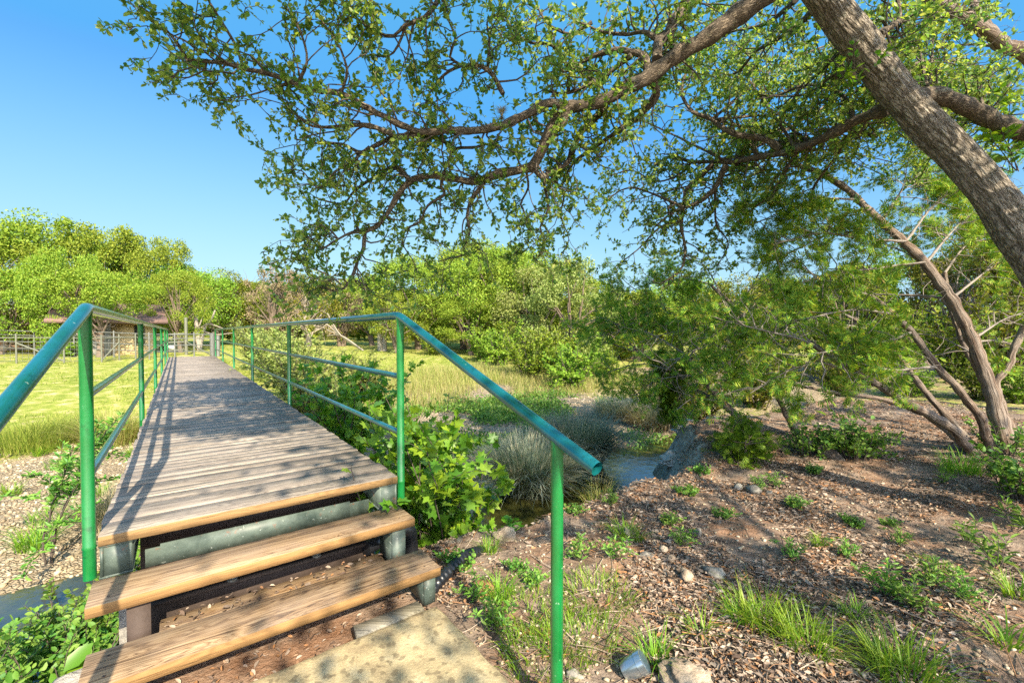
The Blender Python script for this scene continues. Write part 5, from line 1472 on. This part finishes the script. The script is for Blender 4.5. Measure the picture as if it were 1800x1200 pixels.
def stone_mesh(seed, sub=3, flat=.6, rough=.25):
    bm_v = []
    import bmesh
    bm = bmesh.new(); bmesh.ops.create_icosphere(bm, subdivisions=sub, radius=1)
    v = np.array([q.co[:] for q in bm.verts]); f = np.array([[x.index for x in q.verts] for q in bm.faces]); bm.free()
    rs = np.random.default_rng(seed)
    for _ in range(9):   # chip flat faces off
        nrm = rs.normal(0, 1, 3); nrm /= np.linalg.norm(nrm); dd = rs.uniform(.55, .85)
        ex = v @ nrm - dd
        v = v - np.clip(ex, 0, None)[:, None] * nrm * .85
    nz = fbm(v[:, 0] + v[:, 2] * 1.7 + seed, v[:, 1] - v[:, 2] * 1.3, 1.8, seed, 4)
    nz2 = fbm(v[:, 0] * 1.1 - v[:, 2] * 2.1 + seed, v[:, 1] * 1.2 + v[:, 2], 5.5, seed + 5, 4)
    v = v * (1 + rough * nz + .10 * nz2)[:, None] * A(1, .8, flat)
    return v, f
def stone(label, p, w_, flat=.6, mat='rock', rz=None, seed=0, name='stone', group='stones on the right bank', sink=.35):
    v, f = stone_mesh(seed + 3, 5 if w_ > .1 else 3, flat, .42)
    o = MB().add(v * w_, f).build(name, MT[mat], None, (0, 0, 0))
    o.location = p + A(0, 0, w_ * flat * (1 - sink) * .5)
    o.rotation_euler = (rng.normal(0, .15), rng.normal(0, .15), rng.uniform(0, 6) if rz is None else rz)
    return tag(o, label, 'stone', group)
ST = [
 (1216, 1206, 52, .55, 'rock_tan', 'largest grey and cream boulder beside the garden lamp'),
 (1206, 1020, 17, .95, 'rock_tan', 'upright pale stone in the middle of the leaf litter'),
 (1258, 1010, 27, .4, 'rock', 'flat grey slab stone right of the upright pale stone'),
 (1135, 978, 13, .5, 'rock', 'flat grey stone beside the low weed right of the handrail post'),
 (1178, 985, 11, .8, 'rock_tan', 'pale lump of a stone below the little stone row'),
 (1165, 968, 9, .8, 'rock_tan', 'small cream stone at the lower end of the little stone row'),
 (1173, 955, 8, .8, 'rock', 'small pale stone at the upper end of the little stone row'),
 (1226, 938, 11, .7, 'rock', 'rounded grey stone halfway to the creek among dry leaves'),
 (1297, 858, 10, .7, 'rock', 'round pale stone first in the line under the yellow green seedling'),
 (1325, 863, 15, .55, 'rock', 'longest pale stone in the line under the yellow green seedling'),
 (1352, 868, 8, .6, 'rock', 'small pale stone last in the line under the yellow green seedling'),
 (890, 942, 26, .35, 'rock_tan', 'flat tan rock on the bank edge by the sycamore leaves'),
 (855, 925, 15, .7, 'rock', 'upright grey rock at the bank edge behind the flat tan rock'),
 (1110, 942, 18, .3, 'rock_tan', 'flat tan stone half buried under grass right of the handrail post'),
 (1400, 1010, 9, .6, 'rock', 'small grey stone right of the flat slab stone'),
 (1500, 945, 8, .5, 'rock_tan', 'small cream stone among the shaded dry leaves'),
 (1010, 1188, 16, .5, 'rock', 'grey stone left of the garden lamp'),
 (1360, 1170, 11, .35, 'rock_tan', 'cream stone chip right of the largest boulder'),
 (1310, 1165, 10, .35, 'rock_tan', 'narrow cream stone chip near the largest boulder'),
]
for k, (px, py, hw, fl, mt, lb) in enumerate(ST):
    g = G(px, py); stone(lb, g, hw / F * g[1] * 1.0, fl, mt, seed=k * 7)
# limestone ledge along the creek edge
for k, (s, t, w_, lb) in enumerate([(.95, 5.3, .34, 'grey limestone boulder at the water below the young juniper'), (1.15, 6.0, .42, 'wide grey limestone ledge beside the young juniper'), (.75, 4.7, .26, 'rough grey limestone lump at the near corner of the ledge'),
                                   (1.3, 6.9, .35, 'grey limestone block at the far end of the ledge'), (.35, 1.35, .24, 'grey bank rock under the flat tan rock'), (.42, 2.2, .2, 'grey bank rock above the water behind the handrail post'), (.45, 3.1, .22, 'grey bank rock where the creek turns blue')]):
    p = from_st(s, t); p[2] = TZ(p[0], p[1]) - .04; stone(lb, p, w_ * .72, .42, 'rock_pale', seed=50 + k * 3, group='limestone rocks along the creek edge')
g = G(850, 1042)
stone('round reddish earth mound among weeds beside the handrail post', g, .085, .6, 'mound', seed=91, name='earth_mound', group=None, sink=.2)

# pebbles of the gravel beds
def gravel():
    m = MB(); v, f = stone_mesh(5, 1, .5)
    n = 9000
    s = rng.uniform(2.3, 8.2, n); t = np.where(rng.uniform(0, 1, n) < .55, rng.uniform(-7, -.8, n), rng.uniform(.8, 12, n))
    x = BO[0] + s * BD[0] + t * BU[0]; y = BO[1] + s * BD[1] + t * BU[1]; z = terrain(x, y)
    size = rng.uniform(.012, .05, n) * rng.uniform(.5, 1.2, n)
    cloud(m, (v, [f]), np.stack([x, y, z + .003], 1), rdir(n, 0, .2), rdir(n, 2), size)
    # chips on the dirt bank
    q = visible_near(5000); z = terrain(q[:, 0], q[:, 1])
    cloud(m, (v, [f]), np.stack([q[:, 0], q[:, 1], z + .004], 1), rdir(len(q), 0, .2), rdir(len(q), 2), rng.uniform(.004, .02, len(q)))
    mm = Mat('gravel stones')
    mm.col(mm.ramp(mm.island(), [(0, (.22, .17, .11)), (.5, (.37, .30, .20)), (1, (.50, .43, .33))])); mm.set(rough=.9, spec=.15)
    tag(m.build('gravel', mm.m), 'pale limestone gravel of the dry creek bed', 'gravel', kind='stuff')
gravel()

# grass tufts and weeds on the right bank
def tuft_kind(n, Lb, spread, wd, mat='grass', lean=(.3, 1.1)):
    m = MB(); a = rng.uniform(0, 6.28, n); rr = spread * np.sqrt(rng.uniform(0, 1, n))
    b = np.stack([rr * np.cos(a), rr * np.sin(a), np.full(n, -.01)], 1)
    blades(m, b, a + rng.normal(0, .8, n), Lb * rng.uniform(.45, 1.1, n), rng.uniform(lean[0], lean[1], n), wd * rng.uniform(.7, 1.2, n), 5, .5)
    return Kind(tag(m.build('grass_tuft', MT[mat]), 'x', 'grass'))
GV = 'grass tufts on the creek gravel'
TA, TB_, TC = tuft_kind(210, .25, .11, .0058), tuft_kind(90, .21, .06, .0058), tuft_kind(330, .13, .22, .0055)
TD = tuft_kind(34, .22, .05, .008, 'grass', (.7, 1.4))
def weed_kind(*a, **k): return shrub_kind('weed', 'weed', 'weed_leaf', *a, **k)
WA = weed_kind(10, .13, .1, .032, NARROW, 13, lean=.8, stem_r=.0018, side=1)
WB = weed_kind(16, .10, .12, .022, LEAF, 14, lean=1.1, stem_r=.0015, side=1)
WC = weed_kind(7, .17, .08, .05, NARROW, 9, lean=.9, stem_r=.0022, side=0)
GT, GW = 'grass tufts on the right bank', 'weeds on the right bank'
for kd, px, py, sc, lb in [
 (TA, 1345, 1100, 1.0, 'tall bright grass tuft in the centre of the shaded leaf litter'), (TB_, 1300, 1090, .9, 'thin grass tuft just left of the tall bright tuft'),
 (TA, 1420, 1140, .9, 'yellow tipped grass tuft lower right of the tall bright tuft'), (TA, 1590, 1195, 1.05, 'thick bright grass tuft at the bottom edge right of centre'),
 (TB_, 1545, 1160, .9, 'arching grass blades left of the thick bottom tuft'), (TD, 1770, 1135, 1.1, 'broad bladed grass fanning out near the lower right corner'),
 (TB_, 1790, 1050, 1.0, 'grass blades at the right edge above the lower right corner'), (TB_, 1500, 1085, .8, 'sparse grass between the tall tuft and the fern like weeds'),
 (TC, 930, 1085, 1.0, 'sunlit yellow green grass patch left of the handrail post'), (TC, 1010, 1120, .95, 'sunlit grass patch right of the handrail post foot'), (TC, 1045, 1050, 1.0, 'grass patch behind the handrail post on the sunny litter'),
 (TB_, 1150, 1165, 1.0, 'upright grass tuft behind the largest boulder'), (TD, 1230, 1115, .8, 'arching yellow grass right of the sunny patch'), (TB_, 880, 1050, 1.0, 'grass tuft by the reddish earth mound'),
 (TB_, 1095, 945, 1.0, 'grass tuft growing by the flat half buried stone'), (TB_, 1120, 950, .7, 'short grass tuft right of the half buried stone'), (TC, 880, 925, .7, 'short grass on the bank edge by the sycamore leaves'),
 (TC, 950, 1155, .9, 'yellow green grass at the foot of the handrail post'), (TB_, 860, 970, .8, 'sunlit yellow grass wisps above the earth mound'), (TA, 1690, 830, 1.2, 'long bladed grass in front of the big juniper foot'),
 (TB_, 1440, 960, .7, 'wispy grass beside the small weeds in the shade'), (TC, 1640, 1000, .6, 'low pale grass in the shaded litter on the right')]:
    kd.put(lb, G(px, py), rng.uniform(0, 6), sc, GT)
for kd, px, py, sc, lb in [
 (TB_, 70, 800, 1.4, 'green tuft at the upper edge of the left gravel'), (TC, 128, 815, 1.3, 'low green grass patch on the left gravel near the lawn'), (TB_, 20, 870, 1.3, 'grass tuft on the gravel at the left picture edge'),
 (TB_, 232, 800, 1.2, 'tuft on the gravel between the left post and the planks'), (TC, 105, 905, 1.2, 'low grass around the thin sapling on the gravel'), (TB_, 175, 870, 1.2, 'tuft of grass left of the left bridge post on the gravel'), (TA, 60, 960, 1.3, 'grass tuft at the water edge on the left gravel')]:
    kd.put(lb, G(px, py), rng.uniform(0, 6), sc, GV)
for kd, px, py, sc, lb in [
 (WB, 800, 1000, 1.5, 'green feathery weed right of the middle step'), (WA, 835, 1060, 1.2, 'leafy weed over the black pipe beside the lowest step'), (WB, 905, 1005, 1.0, 'small weed left of the handrail post halfway up'),
 (WA, 1018, 985, 1.2, 'weed just right of the handrail post'), (WA, 1082, 985, 1.2, 'weed between the handrail post and the flat grey stone'), (WB, 1012, 905, 1.1, 'grey green weed on the bank edge by the handrail post'),
 (WA, 1072, 890, 1.1, 'weed on the bank edge where the water shows'), (WB, 1178, 925, 1.2, 'low green weed mat above the little stone row'), (WA, 1200, 962, 1.1, 'leafy weed right of the little stone row'),
 (WB, 1275, 912, 1.1, 'bright green weed mat in the middle of the bank'), (WB, 1195, 868, .9, 'left one of two small dark weeds near the creek bend'), (WB, 1215, 870, 1.1, 'right one of two small dark weeds near the creek bend'),
 (WA, 1335, 860, 1.0, 'weed behind the line of pale stones'), (WA, 1362, 855, 1.0, 'weed at the right end of the line of pale stones'), (WB, 1400, 895, 1.3, 'grey green creeping weed right of the line of pale stones'),
 (WB, 1432, 835, 1.3, 'green weed below the stump shrubs'), (WB, 1495, 925, 1.1, 'round leaved weed in the deep shade'), (WB, 1565, 925, .8, 'tiny weed right of the round leaved weed'),
 (WA, 1390, 985, 1.1, 'weed left of the shaded pale patch'), (WA, 1487, 982, 1.0, 'weed by the sun streak in the middle of the litter'), (WA, 1580, 960, 1.0, 'weed on the upper right litter'),
 (WA, 1555, 1050, 1.5, 'fern like bright weed between the two grass tufts'), (WA, 1600, 1070, 1.3, 'yellow green fern like weed above the thick bottom tuft'), (WA, 1640, 1030, 1.2, 'bright weed left of the sunlit leaves at right'),
 (WA, 1690, 1055, 1.2, 'single stemmed weed in the sunlit leaves at right'), (WC, 1745, 1000, 1.6, 'broad leaved dark plant near the right edge'), (WC, 1700, 960, 1.3, 'leafy plant above the broad leaved one'),
 (WB, 1230, 835, 1.3, 'dusty weed on the rock ledge near the creek'), (WC, 1660, 850, 1.2, 'lance leaved weed left of the juniper foot grass'), (WA, 870, 1110, 1.3, 'weed beside the right edge of the concrete slab'),
 (WC, 1785, 930, 1.4, 'tall leafy weed at the right edge'), (WB, 940, 1030, 1.1, 'low weed behind the handrail post near the mound')]:
    kd.put(lb, G(px, py), rng.uniform(0, 6), sc, GW)

# garden lamp lying at the bottom edge
def lamp():
    g = G(1110, 1192)
    r = thing('garden_lamp', 'silver round garden spotlight lying by the grey boulder at the bottom edge', 'lamp', g)
    ax = unit(A(.78, -.15, .55)); c = A(-.03, .01, .025)
    MB().tube([c, c + ax * .035, c + ax * .075], [.036, .045, .047], 28).build('body', MT['lamp_metal'], r)
    MB().tube([c + ax * .0755, c + ax * .105], [.0495, .0495], 28).build('bezel', MT['lamp_metal'], r)
    MB().tube([c + ax * .1055, c + ax * .109], [.043, .040], 28).build('lens', MT['lamp_glass'], r)
    MB().tube([c + ax * .03 - A(0, 0, .03), c + ax * .03 - A(0, 0, .12)], .008, 10).build('spike', MT['black_plastic'], r)
lamp()

# ------------------------------------------------------------------ lawns
def lawns():
    m = MB()
    def region(n, x0, x1, y0, y1, pw=1.0):
        x = rng.uniform(x0, x1, n); y = y0 + (y1 - y0) * rng.uniform(0, 1, n) ** pw
        return x, y
    n = 60000
    x, y = region(n, -26, 1, 7, 26, 1.2)
    s, t = to_st(x, y)
    ls = np.where(t < 0, 7.4, 10.0)
    dn = fbm(x, y, .8, 31, 3)
    ok = (s > ls + rng.normal(0, .5, n)) & (dn + rng.normal(0, .12, n) > np.where(t < 0, .06, -.08)) & (np.abs(t) > .95)
    x, y = x[ok], y[ok]; n = len(x)
    b = np.stack([x, y, terrain(x, y) - .005], 1)
    blades(m, b, rng.uniform(0, 6.28, n), rng.uniform(.04, .15, n), rng.uniform(.2, 1.0, n), .016, 2)
    tag(m.build('lawn_grass', MT['lawn']), 'sunny yellow green lawn grass beyond the creek', 'grass', kind='stuff')
    m = MB(); n = 30000
    s = rng.uniform(7.0, 13, n); t = rng.uniform(2.2, 14, n)
    x = BO[0] + s * BD[0] + t * BU[0]; y = BO[1] + s * BD[1] + t * BU[1]
    ok = fbm(x, y, .6, 41, 3) + rng.normal(0, .1, n) > -.12
    x, y = x[ok], y[ok]; n = len(x)
    b = np.stack([x, y, terrain(x, y) - .01], 1)
    blades(m, b, rng.uniform(0, 6.28, n), rng.uniform(.15, .5, n), rng.uniform(.15, .7, n), .011, 3)
    tag(m.build('dry_grass', MT['dry_grass']), 'tall straw coloured grass on the far creek bank', 'grass', kind='stuff')
    # low green ground cover on the far bank and under the bridge
    m = MB(); n = 15000
    s = rng.uniform(2.5, 7.5, n); t = rng.uniform(.9, 9, n)
    x = BO[0] + s * BD[0] + t * BU[0]; y = BO[1] + s * BD[1] + t * BU[1]
    ok = fbm(x, y, .9, 51, 3) + rng.normal(0, .08, n) > .0
    x, y = x[ok], y[ok]; n = len(x)
    k = 4
    p = np.repeat(np.stack([x, y, terrain(x, y)], 1), k, 0) + np.abs(rng.normal(0, .09, (n * k, 3)))
    cloud(m, LEAF, p, rdir(n * k, .3), rdir(n * k, .8), rng.uniform(.03, .075, n * k))
    tag(m.build('ground_cover', MT['weed_leaf']), 'low green plants covering the far creek bank', 'plants', kind='stuff')
lawns()
